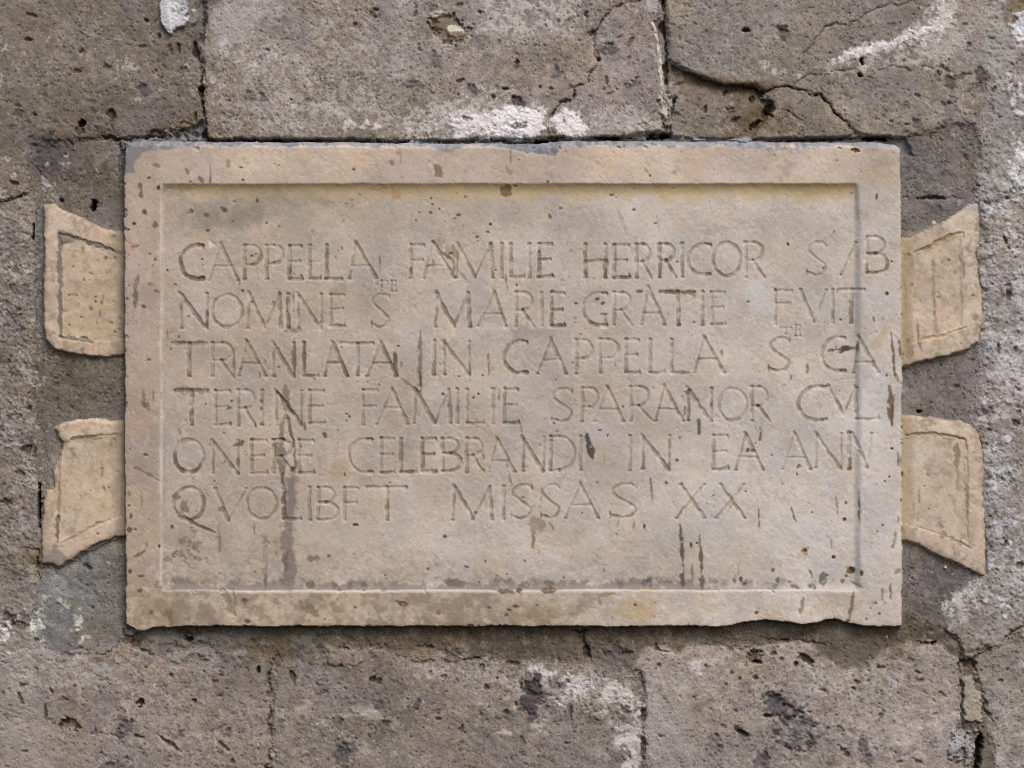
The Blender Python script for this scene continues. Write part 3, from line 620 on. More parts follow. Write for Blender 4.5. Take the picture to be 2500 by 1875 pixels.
J(pts('D', 320, 835, 370, 855, 420, 890, 470, 920, 515, 942), 2.4, 4, .7, 1.6, (52, 42, 30))
J(pts('D', 540, 740, 490, 780, 470, 850), 1.6, 2, .5, 1.6)
J(pts('D', 1420, 1030, 1480, 1010, 1580, 1000, 1610, 970), 3, 3, .5, 2)
J(pts('D', 690, 50, 760, 90, 860, 150), 1.4, 1.5, .35, 2)
J(pts('D', 370, 100, 375, 180), 1.4, 1.5, .35, 2)
J(pts('D', 790, 1090, 830, 1050, 870, 1040), 2.5, 4, .6, 2)
J(pts('D', 1880, 1440, 1960, 1470, 2060, 1490, 2110, 1485, 2110, 1400), 4, 4, .5, 3, (92, 72, 50))
J(pts('D', 1400, 1535, 1480, 1530, 1600, 1525, 1720, 1520), 4, 4, .6, 2, (60, 48, 34))
# left cracks
J(pts('A', -20, 1545, 60, 1550, 130, 1520, 200, 1500, 240, 1475), 3.2, 5, .75, 2.5, DK)
J(pts('I', 0, 1330, 90, 1270, 180, 1180, 240, 1150), 2.2, 3, .5, 3)
J(pts('I', 310, 620, 300, 760, 300, 880), 3.5, 5, .5, 4)
J(pts('I', 60, 860, 120, 830, 160, 760), 2.5, 3, .4, 5)
J(pts('J', 170, 1440, 280, 1438, 355, 1425, 352, 1560, 350, 1700), 3.5, 5, .6, 3, (70, 56, 34))
W.blob(*pt('J', 270, 1530), 26, 26, (104, 92, 66), .6, 0, .6, .4)
J(pts('E', 300, 0, 295, 100, 300, 200), 3, 4, .6, 3, (60, 48, 30))
J(pts('E', 300, 700, 350, 735, 420, 765, 480, 785, 560, 775, 650, 775, 720, 785, 800, 790, 850, 760, 890, 720, 910, 690), 3, 5, .65, 2.5, DK)
J(pts('E', 920, 690, 1000, 700, 1060, 735, 1120, 765, 1160, 785, 1280, 785, 1330, 770), 3, 5, .65, 2.5, DK)
J(pts('E', 700, 910, 750, 940, 830, 980, 900, 990), 2.6, 3, .55, 2.5)
J(pts('E', 580, 975, 640, 940, 680, 900), 2, 2, .4, 2.5)
J(pts('E', 1600, 710, 1700, 740, 1760, 760), 3, 3, .5, 3)
W.streak(pts('E', 960, 600, 1050, 605, 1110, 590), 7, (166, 156, 142), .6, -6, 3)
W.blob(*pt('E', 1250, 690), 70, 26, (138, 134, 126), .7, .1, .6, .5, h=2)
W.blob(*pt('E', 1700, 690), 50, 26, (110, 106, 96), .6, .1, .6, .5, h=2)
J(pts('F', 190, 900, 195, 1200, 190, 1400, 190, 1659), 4, 5, .55, 3, (72, 60, 44), False)
J([(660, 1875), (662, 2000), (661, 2190)], 4, 5, .55, 3, (72, 60, 44), False)
W.blob(*pt('F', 210, 1560), 8, 7, (180, 172, 160), .8, 0, .4, .4)
W.blob(*pt('F', 500, 740), 50, 26, (122, 124, 116), .7, 0, .6, .5, h=2)
J(pts('F', 700, 750, 760, 720, 900, 740, 1050, 740, 1150, 770, 1270, 790), 3.4, 4, .5, 4, (70, 54, 30))
J(pts('F', 1340, 720, 1440, 720, 1500, 780, 1600, 790, 1700, 815, 1850, 830), 3.8, 5, .65, 3, (58, 44, 24))
J(pts('F', 1410, 730, 1410, 780, 1340, 800), 2.4, 4, .6, 2, DK)
W.blob(*pt('F', 1400, 775), 22, 12, (148, 136, 118), .8, 0, .4, .4, h=4)
W.blob(*pt('F', 1680, 750), 28, 16, (148, 142, 132), .7, .4, .5, .5, h=4)
W.blob(*pt('F', 740, 790), 34, 24, (140, 126, 108), .6, 0, .6, .5, h=3)
W.blob(*pt('F', 220, 760), 60, 24, (92, 76, 50), .55, .2, .7, .5)
W.blob(*pt('F', 1520, 680), 110, 30, (88, 72, 50), .45, 0, .7, .5)
W.blob(*pt('F', 2000, 650), 60, 30, (76, 68, 56), .4, 0, .7, .5)
J(pts('G', 600, 600, 700, 610, 740, 600, 790, 590), 4.5, 8, .8, 2, (30, 24, 16))
J(pts('G', 720, 620, 715, 680, 745, 720, 740, 800, 775, 840), 3.4, 7, .75, 2, (40, 32, 20))
J(pts('G', 500, 800, 530, 840, 580, 852), 2.4, 3, .5, 2)
J(pts('G', 1270, 690, 1290, 740, 1360, 755, 1440, 765), 3.0, 5, .7, 2, (54, 42, 22))
J(pts('G', 1600, 700, 1750, 710, 1900, 735, 2050, 700, 2212, 690), 3, 4, .5, 3, (70, 54, 30))
J(pts('G', 2080, 650, 2140, 665, 2212, 670, 2300, 675), 3, 4, .6, 2, (60, 46, 26))
W.blob(*pt('G', 100, 670), 90, 30, (74, 66, 58), .4, 0, .7, .5)
J(pts('G', 1163, 1000, 1168, 1200, 1165, 1400, 1170, 1659), 3, 4, .5, 3, (92, 82, 70), False)
J([(1569, 1875), (1572, 2000), (1572, 2190)], 4, 4, .5, 3, (82, 72, 60), False)
J(pts('H', 230, 665, 350, 672, 450, 665, 560, 690, 700, 695), 3, 5, .7, 2, (56, 42, 22))
J(pts('H', 1290, 690, 1400, 685, 1500, 690, 1560, 670), 3, 5, .7, 2, (56, 42, 22))
J(pts('H', 2240, 520, 2150, 600, 2080, 650, 2000, 710, 1930, 740, 1850, 790, 1800, 850), 4.5, 6, .6, 3, (84, 70, 46))
J(pts('H', 1720, 760, 1722, 880, 1725, 1000, 1728, 1300, 1730, 1380), 3.2, 6, .6, 3, (70, 58, 40), False)
J(pts('H', 1830, 880, 1860, 1050, 1910, 1150, 1950, 1280, 2000, 1330), 6, 6, .55, 4, (88, 72, 48), False)
J(pts('H', 1540, 805, 1620, 810, 1700, 805), 2, 2.4, .5, 1.5, (100, 86, 60))
J(pts('H', 1640, 1530, 1625, 1580, 1680, 1620, 1740, 1600), 2.5, 4, .6, 2, DK)
W.blob(*pt('H', 870, 690), 110, 26, (98, 88, 70), .5, 0, .7, .4)
W.blob(*pt('H', 900, 800), 60, 34, (112, 104, 92), .5, 0, .7, .4)
W.blob(*pt('H', 1220, 680), 50, 34, (100, 88, 68), .5, .5, .7, .4)
W.blob(*pt('H', 1155, 648), 3.5, 3.5, (186, 180, 168), .9, 0, .3, .1, h=1.5)
for (f_, x, y, r_) in (('L', 2060, 450, 36), ('L', 1505, 1605, 13), ('K', 1400, 345, 16), ('H', 1605, 112, 10), ('A', 1005, 700, .1)):
    if r_ > 1: W.blob(*pt(f_, x, y), r_ * .27, r_ * .27, (206, 200, 192), .9, 0, .35, .2, h=2)
# the round grey stone with its rim
W.blob(*pt('H', 460, 1380), 50, 43, (124, 118, 113), .95, .3, .15, .12, (9, 16), 2, h=1.5)
for i in range(26):
    a_ = i / 26 * 6.283
    W.blob(pt('H', 460, 1380)[0] + 47 * math.cos(a_), pt('H', 460, 1380)[1] + 41 * math.sin(a_), 7, 4, (74, 66, 60) if (i * 7) % 5 else (156, 150, 144), .8, a_, .5, .6, (9, 16), i % 5, h=-.8)
for i in range(30):
    W.blob(pt('H', 460, 1380)[0] + rr.gauss(0, 20), pt('H', 460, 1380)[1] + rr.gauss(0, 18), 5, 4, rr.choice(((104, 99, 96), (156, 152, 147), (96, 90, 86))), .6, 0, .5, .6, (9, 16), i % 5)
# loose crust of the render on the right
for i in range(150):
    x = rr.uniform(2395, 2560); y = rr.uniform(430, 1500)
    W.blob(x, y, rr.uniform(6, 20), rr.uniform(5, 18), rr.choice(((196, 194, 190), (184, 180, 174), (206, 205, 203), (128, 120, 108), (112, 104, 92), (150, 142, 140))), rr.uniform(.4, .8),
           rr.uniform(-1.5, 1.5), .4, .7, (9, 16), i % 6, brk=.3, h=rr.uniform(-.8, 1.4))
for i in range(70):
    x = rr.uniform(-40, 90); y = rr.uniform(480, 1400)
    W.blob(x, y, rr.uniform(5, 16), rr.uniform(4, 14), rr.choice(((176, 170, 160), (160, 152, 142), (106, 96, 84), (98, 88, 76))), rr.uniform(.35, .7),
           rr.uniform(-1.5, 1.5), .4, .7, (9, 16), i % 6, brk=.3, h=rr.uniform(-1, 1.4))
# lime, thicker and brighter where it has run
for (f_, x, y, rx, ry) in (('B', 1750, 960, 150, 70), ('B', 2100, 960, 130, 80), ('C', 250, 960, 170, 80), ('C', 620, 960, 110, 70), ('D', 1080, 370, 190, 34), ('D', 1400, 260, 130, 60),
                           ('D', 1560, 150, 90, 110), ('D', 860, 430, 120, 34), ('D', 2170, 250, 50, 110), ('D', 2160, 1280, 80, 160), ('E', 60, 600, 50, 90), ('E', 300, 600, 60, 80), ('E', 600, 560, 40, 110), ('A', 1360, 80, 80, 110)):
    W.blob(*pt(f_, x, y), rx * .32, ry * .32, (228, 223, 217), .8, -.35 if f_ == 'D' and y < 500 else 0, .5, .5, (9, 16, 30), int(x) % 6, brk=.25, h=.9)
# stains
W.patch(pts('A', 250, 1090, 350, 1060, 470, 1100, 520, 1200, 420, 1330, 300, 1340, 240, 1250), (84, 78, 78), .55, 6, 16, 0, 4)
for (x, y, rx, ry) in ((350, 1190, 8, 6), (300, 1330, 10, 10), (480, 1270, 26, 14), (520, 1200, 22, 16), (360, 1270, 12, 12), (110, 1370, 20, 20),
                       (160, 1320, 26, 26), (60, 1240, 40, 26), (330, 1420, 50, 40), (250, 1590, 20, 16), (20, 1530, 22, 12), (10, 640, 20, 40), (40, 360, 40, 30), (1075, 780, 20, 20), (1010, 520, 50, 22), (910, 610, 30, 9)):
    W.blob(*pt('A', x, y), rx * .32, ry * .32, (186, 182, 174), .75, 0, .4, .5, (9, 16), 3, brk=.3, h=.5)
for (x, y, rx, ry) in ((20, 90, 40, 50), (280, 180, 24, 14), (310, 215, 18, 14), (100, 840, 40, 50), (60, 740, 14, 10), (340, 1365, 14, 16), (340, 740, 14, 12),
                       (40, 1150, 22, 60), (10, 1080, 26, 26), (120, 1080, 26, 14), (20, 920, 16, 40)):
    W.blob(*pt('I', x, y), rx * .27, ry * .27, (184, 178, 168), .7, 0, .4, .6, (9, 16), 3, brk=.3, h=.8)
for (x, y, rx, ry) in ((60, 290, 40, 50), (170, 30, 16, 10), (200, 130, 50, 60), (240, 680, 40, 60), (290, 800, 30, 50), (120, 500, 50, 40), (60, 420, 40, 40), (220, 850, 60, 30), (120, 1080, 16, 10)):
    W.blob(*pt('J', x, y), rx * .27, ry * .27, (168, 160, 150), .6, 0, .4, .6, (9, 16), 3, brk=.3, h=1.2)

# ------------------------------------------------------------------ the tablet
T = Sheet(60, 2450, 320, 1570, 2.0, 23)
TH = 18.0                                   # mm, front of the border
OUT = [(303, 344), (360, 342), (420, 340), (520, 343), (640, 344), (800, 344), (930, 346), (1060, 347), (1180, 347), (1250, 348), (1330, 345), (1400, 342),
       (1500, 341), (1620, 342), (1750, 343), (1850, 343), (1960, 345), (2060, 344), (2150, 344), (2185, 349), (2200, 360), (2203, 500), (2205, 700),
       (2207, 900), (2206, 1100), (2207, 1300), (2206, 1532)]
OUT += pts('X', 1900, 1050, 1760, 1045, 1640, 1018, 1540, 986, 1480, 992, 1400, 1020, 1290, 1030, 1210, 1015, 1130, 1008, 1000, 1000, 900, 1005, 760, 1035, 640, 1050, 300, 1045, 0, 1050)
OUT += pts('V', 1700, 1045, 1200, 1048, 700, 1048, 300, 1050)
OUT += pts('U', 2000, 1050, 1500, 1046, 1000, 1048, 600, 1050, 300, 1058, 220, 1083, 160, 1078, 110, 1045, 78, 1030)
OUT += [(304, 1400), (303, 1200), (302, 1000), (302, 800), (301, 600), (301, 450)]
sl, r0 = T.sd(OUT, pad=400, jit=.9, lam=(9, 16, 30, 60))
SDM = np.full(T.H.shape, -60, F32); SDM[sl] = r0
TX = T.xs[None, :] + np.zeros((T.ny, 1), F32); TY = T.ys[:, None] + np.zeros((1, T.nx), F32)


def ear(P, h, k):
    sl, r = T.sd(P, pad=60, jit=1.3, lam=(9, 16, 30), k=k)
    o = np.full(T.H.shape, -60, F32); o[sl] = r
    return o, h


EARS = [
    ear(pts('I', 375, 175, 450, 160, 520, 205, 700, 290, 950, 400, 1200, 450, 1200, 1545, 1000, 1560, 870, 1562, 740, 1550, 600, 1530, 480, 1490, 400, 1410, 372, 1300, 365, 1000, 375, 600, 370, 400), 7, 2),
    ear(pts('J', 470, 350, 560, 300, 700, 268, 850, 265, 1050, 285, 1200, 300, 1200, 1330, 1040, 1350, 930, 1375, 800, 1440, 590, 1570, 520, 1630, 475, 1600, 355, 1590, 352, 1350, 365, 1100, 368, 970, 400, 905, 465, 905, 450, 740, 520, 600, 540, 480, 500, 420), 8, 3),
    ear(pts('K', 1000, 470, 1130, 472, 1220, 460, 1400, 378, 1600, 268, 1740, 168, 1815, 158, 1832, 300, 1825, 560, 1800, 640, 1830, 850, 1862, 1100, 1862, 1250, 1820, 1420, 1700, 1500, 1500, 1560, 1300, 1600, 1180, 1640, 1000, 1650), 9, 4),
    ear(pts('L', 1000, 240, 1120, 238, 1400, 250, 1600, 280, 1720, 305, 1800, 370, 1855, 520, 1880, 740, 1850, 850, 1880, 1100, 1890, 1500, 1892, 1700, 1850, 1705, 1740, 1640, 1600, 1570, 1400, 1490, 1240, 1400, 1140, 1376, 1000, 1380), 9, 5)]
for (P_, lv) in ((pts('I', 375, 175, 450, 160, 520, 205, 700, 290, 950, 400, 1200, 450, 1200, 1545, 870, 1562, 600, 1530, 480, 1490, 400, 1410, 372, 1300, 370, 400), -2),
                 (pts('J', 470, 350, 560, 300, 700, 268, 850, 265, 1200, 300, 1200, 1330, 1040, 1350, 800, 1440, 590, 1570, 520, 1630, 355, 1590, 368, 970, 465, 905, 540, 480), -2),
                 (pts('K', 1000, 470, 1130, 472, 1220, 460, 1400, 378, 1600, 268, 1740, 168, 1815, 158, 1832, 300, 1800, 640, 1862, 1100, 1820, 1420, 1500, 1560, 1180, 1640, 1000, 1650), -1),
                 (pts('L', 1000, 240, 1120, 238, 1400, 250, 1720, 305, 1800, 370, 1855, 520, 1850, 850, 1890, 1500, 1892, 1700, 1600, 1570, 1240, 1400, 1000, 1380), -1)):
    sl, r_ = W.sd(P_, pad=10)
    W.H[sl] = np.where(r_ > 5, np.minimum(W.H[sl], lv), W.H[sl])      # the bed the ears lie in
# height of the whole stone
Hm = TH - 30 * (1 - ss(-1.5, 2.5, SDM)) - 30 * (1 - ss(-4, 0, SDM)) - 1.6 * np.exp(-np.clip(SDM, 0, 60) / 4.0)
Hm -= .5 * np.exp(-np.clip(SDM, 0, 60) / 9.0) * np.clip(T.n(30, 2) + .3, 0, 2)
# worn bevel along the top, carrying grey mortar
bt = ss(17, 1, SDM) * ss(372, 356, TY)
Hm -= 6 * bt
# right edge is chamfered
Hm -= 9 * ss(2197, 2206, TX) * (SDM > -4)
LX, RX, TYP, BYP = 394, 2102, 448, 1440
He = np.full(T.H.shape, -40, F32); EID = np.zeros(T.H.shape, np.int8)
for i, (o, h) in enumerate(EARS):
    hh = h - 8 * (1 - ss(-3, 6, o)) - 20 * (1 - ss(-5, -1, o)) - 2.4 * np.exp(-np.clip(o, 0, 60) / 6.0)
    He = np.where(hh > He, hh, He); EID = np.where(o > -3, i + 1, EID)
T.H[:] = np.maximum(Hm, He)
MAIN = (Hm >= He) & (SDM > -3)
# ---- colours
lr = ss(300, 2200, TX)
base = np.array((174, 157, 140), F32) * (1 - lr[..., None]) + np.array((191, 178, 164), F32) * lr[..., None]  # marble's own drift and the uneven daylight, both painted darker to the left
T.C[:] = base
AL = (slice(0, T.ny), slice(0, T.nx))
ec = np.array((189, 164, 137), F32) * (1 - lr[..., None]) + np.array((194, 172, 150), F32) * lr[..., None]
T.C[:] = np.where(MAIN[..., None], T.C, ec)


def tz(x, y, rx, ry, p=2):
    return np.exp(-(np.abs((TX - x) / rx) ** p + np.abs((TY - y) / ry) ** p)).astype(F32)


T.mix(AL, .75 * ss(455, 440, TY) * MAIN * ss(330, 420, TX), (196, 173, 151))           # border above
T.mix(AL, .6 * ss(392, 380, TX) * MAIN, (173, 150, 130))                                # left border
T.mix(AL, .5 * tz(310, 560, 24, 160) * MAIN, (172, 142, 130))
T.mix(AL, .6 * ss(1442, 1450, TY) * ss(1500, 1100, TX) * MAIN, (169, 148, 124))
T.mix(AL, .5 * ss(1442, 1450, TY) * ss(1400, 1700, TX) * MAIN, (199, 182, 163))
T.mix(AL, .55 * ss(2102, 2115, TX) * ss(700, 800, TY) * ss(1500, 1300, TY) * MAIN, (196, 184, 173))
T.mix(AL, .5 * tz(850, 530, 420, 60) * MAIN, (168, 152, 131))
T.mix(AL, .4 * tz(1900, 1250, 280, 200) * MAIN, (198, 188, 177))
T.mix(AL, .3 * tz(1100, 1330, 400, 90) * MAIN, (192, 177, 160))
T.mix(AL, .35 * tz(550, 900, 200, 400) * MAIN, (176, 157, 138))
g = T.fb((60, 120, 260), 1, .8)
T.C *= (1 + .032 * g)[..., None]
g = T.fb((30, 60, 120), 3, .8)
T.C *= 1 + g[..., None] * np.array((.006, .0, -.012), F32)
# flaky mottling with crisp edges
f1 = T.fb((9, 16, 30, 60), 2, .9)
T.mix(AL, .20 * ss(.8, 1.3, f1), (202, 188, 171)); T.H -= .18 * ss(.9, 1.1, f1)
f2 = T.fb((9, 16, 30, 60), 4, .9)
T.mix(AL, .20 * ss(.9, 1.5, f2), (160, 142, 120)); T.H -= .25 * ss(1.0, 1.2, f2)
lowp = ss(1200, 1440, TY)
f3 = T.fb((9, 16, 30), 5, .9)
T.mix(AL, lowp * (.38 - .26 * lr) * ss(.3, 1.2, f3), (156, 137, 115)); T.mix(AL, lowp * (.35 - .15 * lr) * ss(-.5, -1.3, f3), (204, 190, 172))
T.H += (lowp * .07 + .03) * f3
lb = ss(1440, 1452, TY) * ss(1560, 1400, TX) * MAIN
f4 = T.fb((16, 30, 60), 6, .9)
T.mix(AL, lb * .55 * ss(.1, .9, f4), (134, 116, 94)); T.mix(AL, lb * .5 * ss(-.3, -.9, f4), (190, 168, 142))
T.mix(AL, (~MAIN) * .5 * ss(.2, 1.1, f4), (162, 142, 118)); T.mix(AL, (~MAIN) * .45 * ss(-.4, -1.2, f4), (206, 184, 160))
T.C *= (1 + .015 * (T.n(5, 1) + .6 * T.n(9, 2) + .3 * T.n(16, 6)))[..., None]
T.H += .45 * T.n(260, 1) + .3 * T.n(120, 1) + .09 * T.n(30, 1) + .05 * T.n(16, 1) + .03 * T.n(9, 1) + .02 * T.n(5, 1)

# ---- sunk field
INX = ss(LX, LX + 7, TX) * 1.0
wL, wR, wT, wB = 3.6, 4.2, 6.2, 6.0
dep = np.zeros(T.H.shape, F32)
yT = 448 + .8 * T.n(260, 3) + .35 * T.n(30, 3); yB = 1441 + .7 * T.n(120, 3) + .4 * T.n(30, 2)
fx = ss(LX - 2, LX + 5, TX); gx = ss(RX + 2 + 1.5 * T.n(60, 1), RX - 17, TX)
fy = 1 - (1 - np.clip((TY - yT + 1) / 36, 0, 1)) ** 2.6; gy = 1 - (1 - np.clip((yB + 1.5 - TY) / 24, 0, 1)) ** 2.4
side = np.minimum(fx, gx)
near = np.maximum(np.exp(-np.clip(TY - 448, 0, 2000) / 90) * (wT - 3), np.exp(-np.clip(1440 - TY, 0, 2000) / 70) * (wB - 3))
dep = (wL + (wR - wL) * lr + near) * np.minimum(fy, gy) * side
dep = np.where((TX > LX - 10) & (TX < RX + 10) & (TY > 430) & (TY < 1455), dep, 0)
# gap in the lower moulding at the left, chips on the lower arris
T.H -= dep
PANEL = MAIN & (TX > LX) & (TX < RX) & (TY > 450) & (TY < 1441)
s_, r_ = T.sd(pts('U', 870, 745, 925, 745, 920, 900, 930, 960, 870, 960, 862, 860), pad=20, jit=2)
T.H[s_] -= 2.5 * ss(-4, 4, r_); T.mix(s_, .4 * ss(-4, 4, r_), (146, 128, 108))
# iron and water stains in the sheltered corner under the upper moulding
T.mix(AL, (.78 * ss(yT - 2, yT + 3, TY) * ss(yT + 30, yT + 12, TY) * ss(395, 450, TX) * ss(2094, 2080, TX)).astype(F32) * MAIN, (180, 150, 106))
T.mix(AL, (.70 * ss(yT - 2, yT + 3, TY) * ss(yT + 50, yT + 14, TY + 9 * np.clip(T.n(60, 5) + .5 * T.n(16, 5), -1.5, 1.5)) * ss(440, 520, TX) * ss(2092, 2074, TX)).astype(F32) * MAIN, (188, 162, 122))
T.mix(AL, (.35 * tz(1990, 468, 90, 24)), (176, 146, 100))
T.patch(pts('T', 2040, 470, 2212, 480, 2212, 600, 2160, 580, 2100, 530), (172, 134, 92), .7, 5, 8, .4, 2)
for (x, y, rx, ry, an, a_) in ((680, 720, 130, 60, -.1, .5), (900, 700, 170, 70, .15, .55), (1050, 640, 200, 50, -.1, .4), (640, 780, 90, 40, .3, .45), (1000, 760, 120, 40, 0, .4),
                            (1400, 580, 260, 40, .03, .4), (1250, 680, 200, 40, -.2, .3), (1700, 620, 180, 30, .1, .3), (760, 660, 40, 60, .6, .4), (880, 800, 100, 26, .2, .35)):
    T.blob(*pt('T', x, y), rx * .32, ry * .32, (136, 124, 109), a_, an, .8, .55, (9, 16, 30, 60), int(x) % 6)
T.patch(pts('T', 560, 650, 700, 620, 900, 640, 1100, 640, 1160, 700, 1000, 780, 860, 800, 720, 840, 600, 790), (138, 127, 112), .3, 12, 24, 0, 3)
T.patch(pts('T', 850, 540, 1300, 520, 1700, 560, 1850, 640, 1500, 700, 1100, 680, 900, 620), (152, 137, 116), .4, 12, 28, 0, 5)
T.patch(pts('T', 540, 540, 640, 520, 720, 540, 730, 590, 620, 610, 570, 590), (188, 166, 138), .7, 3, 5, 0, 1)
# grey dirt along the foot of the field
bx = ss(395, 410, TX) * ss(2060, 1800, TX)
T.mix(AL, (.82 * bx * ss(yB - 28, yB - 8, TY + 7 * np.clip(T.n(30, 4) + .5 * T.n(9, 4), -2, 2)) * ss(yB + 1, yB - 3, TY)).astype(F32), (122, 111, 103))
T.mix(AL, (.35 * ss(1700, 1800, TX) * ss(2100, 2080, TX) * ss(yB - 22, yB - 8, TY) * ss(yB + 1, yB - 3, TY)).astype(F32), (170, 160, 156))
T.mix(AL, (.85 * ss(520, 560, TX) * ss(2100, 2085, TX) * ss(yB - 1, yB + 2, TY) * ss(yB + 9, yB + 4, TY)).astype(F32), (208, 192, 172))  # highlight on the lower arris, painted as a pale line
T.mix(AL, (.35 * ss(RX - 18, RX - 10, TX) * ss(RX + 2, RX - 3, TX) * ss(560, 640, TY) * ss(1440, 1400, TY)).astype(F32), (168, 160, 158))  # shaded side of the right bevel painted as a grey band
# grey mortar lapping over the upper arris and the corner
gm = (134, 136, 140)
T.mix(AL, (.85 * ss(360, 354, TY + 2.2 * np.clip(T.n(30, 3), -2, 2) + 1.4 * np.clip(T.n(9, 3), -2, 2)) * ss(290, 300, TX)).astype(F32) * (SDM > -6), gm)
T.patch([(296, 340), (420, 340), (470, 352), (440, 360), (395, 362), (365, 366), (345, 372), (330, 395), (322, 420), (305, 425), (296, 420)], (124, 119, 118), .88, 4, 4, 0, 2)
T.patch(pts('Y', 1000, 190, 1250, 225, 1350, 250, 1440, 255, 1480, 200, 1500, 150, 1200, 150, 1000, 160), (124, 126, 130), .88, 2, 3, 0, 3, -1.5)
T.patch(pts('Y', 500, 180, 700, 178, 640, 225, 560, 215), (134, 132, 130), .7, 3, 4, 0, 3)
T.patch(pts('D', 150, 1110, 620, 1100, 520, 1160, 420, 1190, 250, 1165), (140, 138, 138), .65, 5, 6, .2, 3)
T.patch(pts('D', 900, 1110, 1120, 1115, 1200, 1130, 1240, 1145, 1150, 1150, 1000, 1135), (138, 136, 138), .6, 3, 4, 0, 3)
T.patch(pts('D', 1040, 1210, 1120, 1220, 1180, 1300, 1060, 1300), (156, 142, 132), .5, 6, 8, .1, 3)
T.pit(*pt('D', 912, 1158), 8, 5, 0, 3, .85, (104, 66, 34))
T.blob(*pt('D', 380, 1310), 14, 18, (156, 138, 122), .5, 0, .6, .5)
# the smeared mortar is mottled
gmz = (np.abs(T.C[..., 0] - T.C[..., 2]) < 9) & (T.C[..., 0] < 150) & (TY < 430)
gz = gmz.astype(F32)
T.mix(AL, gz * .55 * ss(.2, 1.4, T.fb((5, 9, 16), 7)), (178, 178, 178)); T.mix(AL, gz * .55 * ss(.2, 1.3, T.fb((9, 16, 30), 8)), (98, 96, 98))
T.mix(AL, gz * .35 * ss(.3, 1.3, T.fb((9, 16), 9)), (150, 136, 122)); T.H += gz * (.35 * T.n(9, 4) + .3 * T.n(16, 4) - .3)
# white and lilac efflorescence
for (f, x, y, rx, ry, c, a) in (('O', 1110, 530, 90, 60, (200, 194, 186), .75), ('O', 1120, 640, 80, 60, (196, 190, 185), .65), ('O', 2010, 600, 90, 150, (197, 189, 183), .6),
                                ('O', 2040, 1270, 90, 110, (199, 191, 184), .55), ('O', 1940, 310, 30, 30, (206, 202, 204), .8), ('O', 1880, 350, 30, 260, (174, 165, 158), .45),
                                ('N', 1280, 1000, 170, 50, (152, 142, 132), .6), ('N', 930, 960, 80, 40, (194, 186, 176), .5), ('N', 700, 640, 70, 90, (194, 184, 172), .4),
                                ('R', 1780, 450, 110, 70, (200, 196, 188), .5), ('R', 2000, 900, 120, 260, (198, 190, 183), .45), ('R', 1500, 1300, 300, 160, (196, 188, 180), .35),
                                ('R', 1815, 920, 32, 40, (204, 198, 186), .85), ('R', 1460, 1180, 60, 60, (204, 196, 188), .6), ('R', 1950, 400, 100, 80, (204, 198, 188), .5),
                                ('Q', 2000, 600, 140, 120, (190, 180, 174), .45), ('Q', 1100, 900, 90, 70, (192, 182, 170), .5), ('Q', 460, 740, 30, 80, (196, 184, 168), .6),
                                ('Q', 1000, 1080, 60, 80, (196, 188, 176), .45), ('V', 700, 480, 160, 110, (196, 186, 176), .45), ('V', 1350, 500, 140, 80, (196, 186, 176), .4),
                                ('V', 1650, 470, 150, 90, (182, 170, 146), .35), ('V', 1300, 600, 0.1, 0.1, (0, 0, 0), 0), ('X', 1150, 800, 150, 40, (198, 190, 184), .45),
                                ('X', 1700, 300, 80, 160, (198, 190, 184), .4), ('I', 1200, 700, 70, 70, (188, 168, 154), .7), ('T', 760, 1230, 0.1, .1, (0, 0, 0), 0),
                                ('I', 1500, 1050, 60, 200, (184, 168, 152), .35), ('P', 90, 300, 40, 150, (188, 172, 154), .5), ('J', 1440, 630, 40, 60, (186, 168, 148), .5),
                                ('P', 1600, 1500, 400, 120, (188, 173, 156), .4), ('U', 1700, 330, 300, 80, (192, 176, 158), .4), ('U', 2100, 560, 120, 90, (190, 174, 156), .4),
                                ('J', 700, 900, 180, 250, (196, 174, 144), .45), ('J', 800, 300, 120, 40, (198, 170, 134), .6), ('L', 1270, 620, 70, 60, (196, 186, 174), .8),
                                ('L', 1240, 1270, 60, 50, (200, 190, 178), .7), ('L', 1820, 690, 60, 90, (204, 178, 160), .6), ('L', 1810, 1280, 50, 60, (204, 182, 160), .6),
                                ('K', 1480, 900, 60, 90, (204, 182, 158), .5), ('K', 1160, 540, 60, 60, (176, 156, 124), .6), ('K', 1160, 900, 40, 500, (176, 156, 128), .55),
                                ('I', 900, 900, 90, 260, (174, 154, 120), .45), ('I', 640, 1100, 100, 60, (194, 164, 130), .6), ('I', 800, 1300, 200, 60, (186, 160, 124), .5),
                                ('I', 1400, 900, 90, 200, (168, 148, 130), .35), ('J', 1250, 320, 100, 90, (180, 150, 126), .5), ('J', 1300, 680, 130, 70, (154, 134, 118), .55),
                                ('J', 1260, 1000, 100, 60, (182, 160, 130), .4), ('U', 150, 700, 60, 300, (178, 150, 120), .4), ('V', 1300, 960, 250, 80, (140, 118, 90), .5),
                                ('V', 700, 1000, 250, 50, (140, 122, 100), .5), ('V', 2080, 930, 110, 70, (176, 146, 104), .5), ('U', 1450, 900, 60, 50, (136, 116, 96), .55),
                                ('U', 730, 980, 40, 60, (136, 114, 92), .5), ('U', 420, 960, 70, 60, (140, 118, 94), .5), ('X', 50, 900, 100, 90, (178, 152, 112), .45)):
    if rx < 1: continue
    q = sc_(f)
    T.blob(*pt(f, x, y), rx * q, ry * q, c, a, 0, .7, .4, k=int(x) % 6)
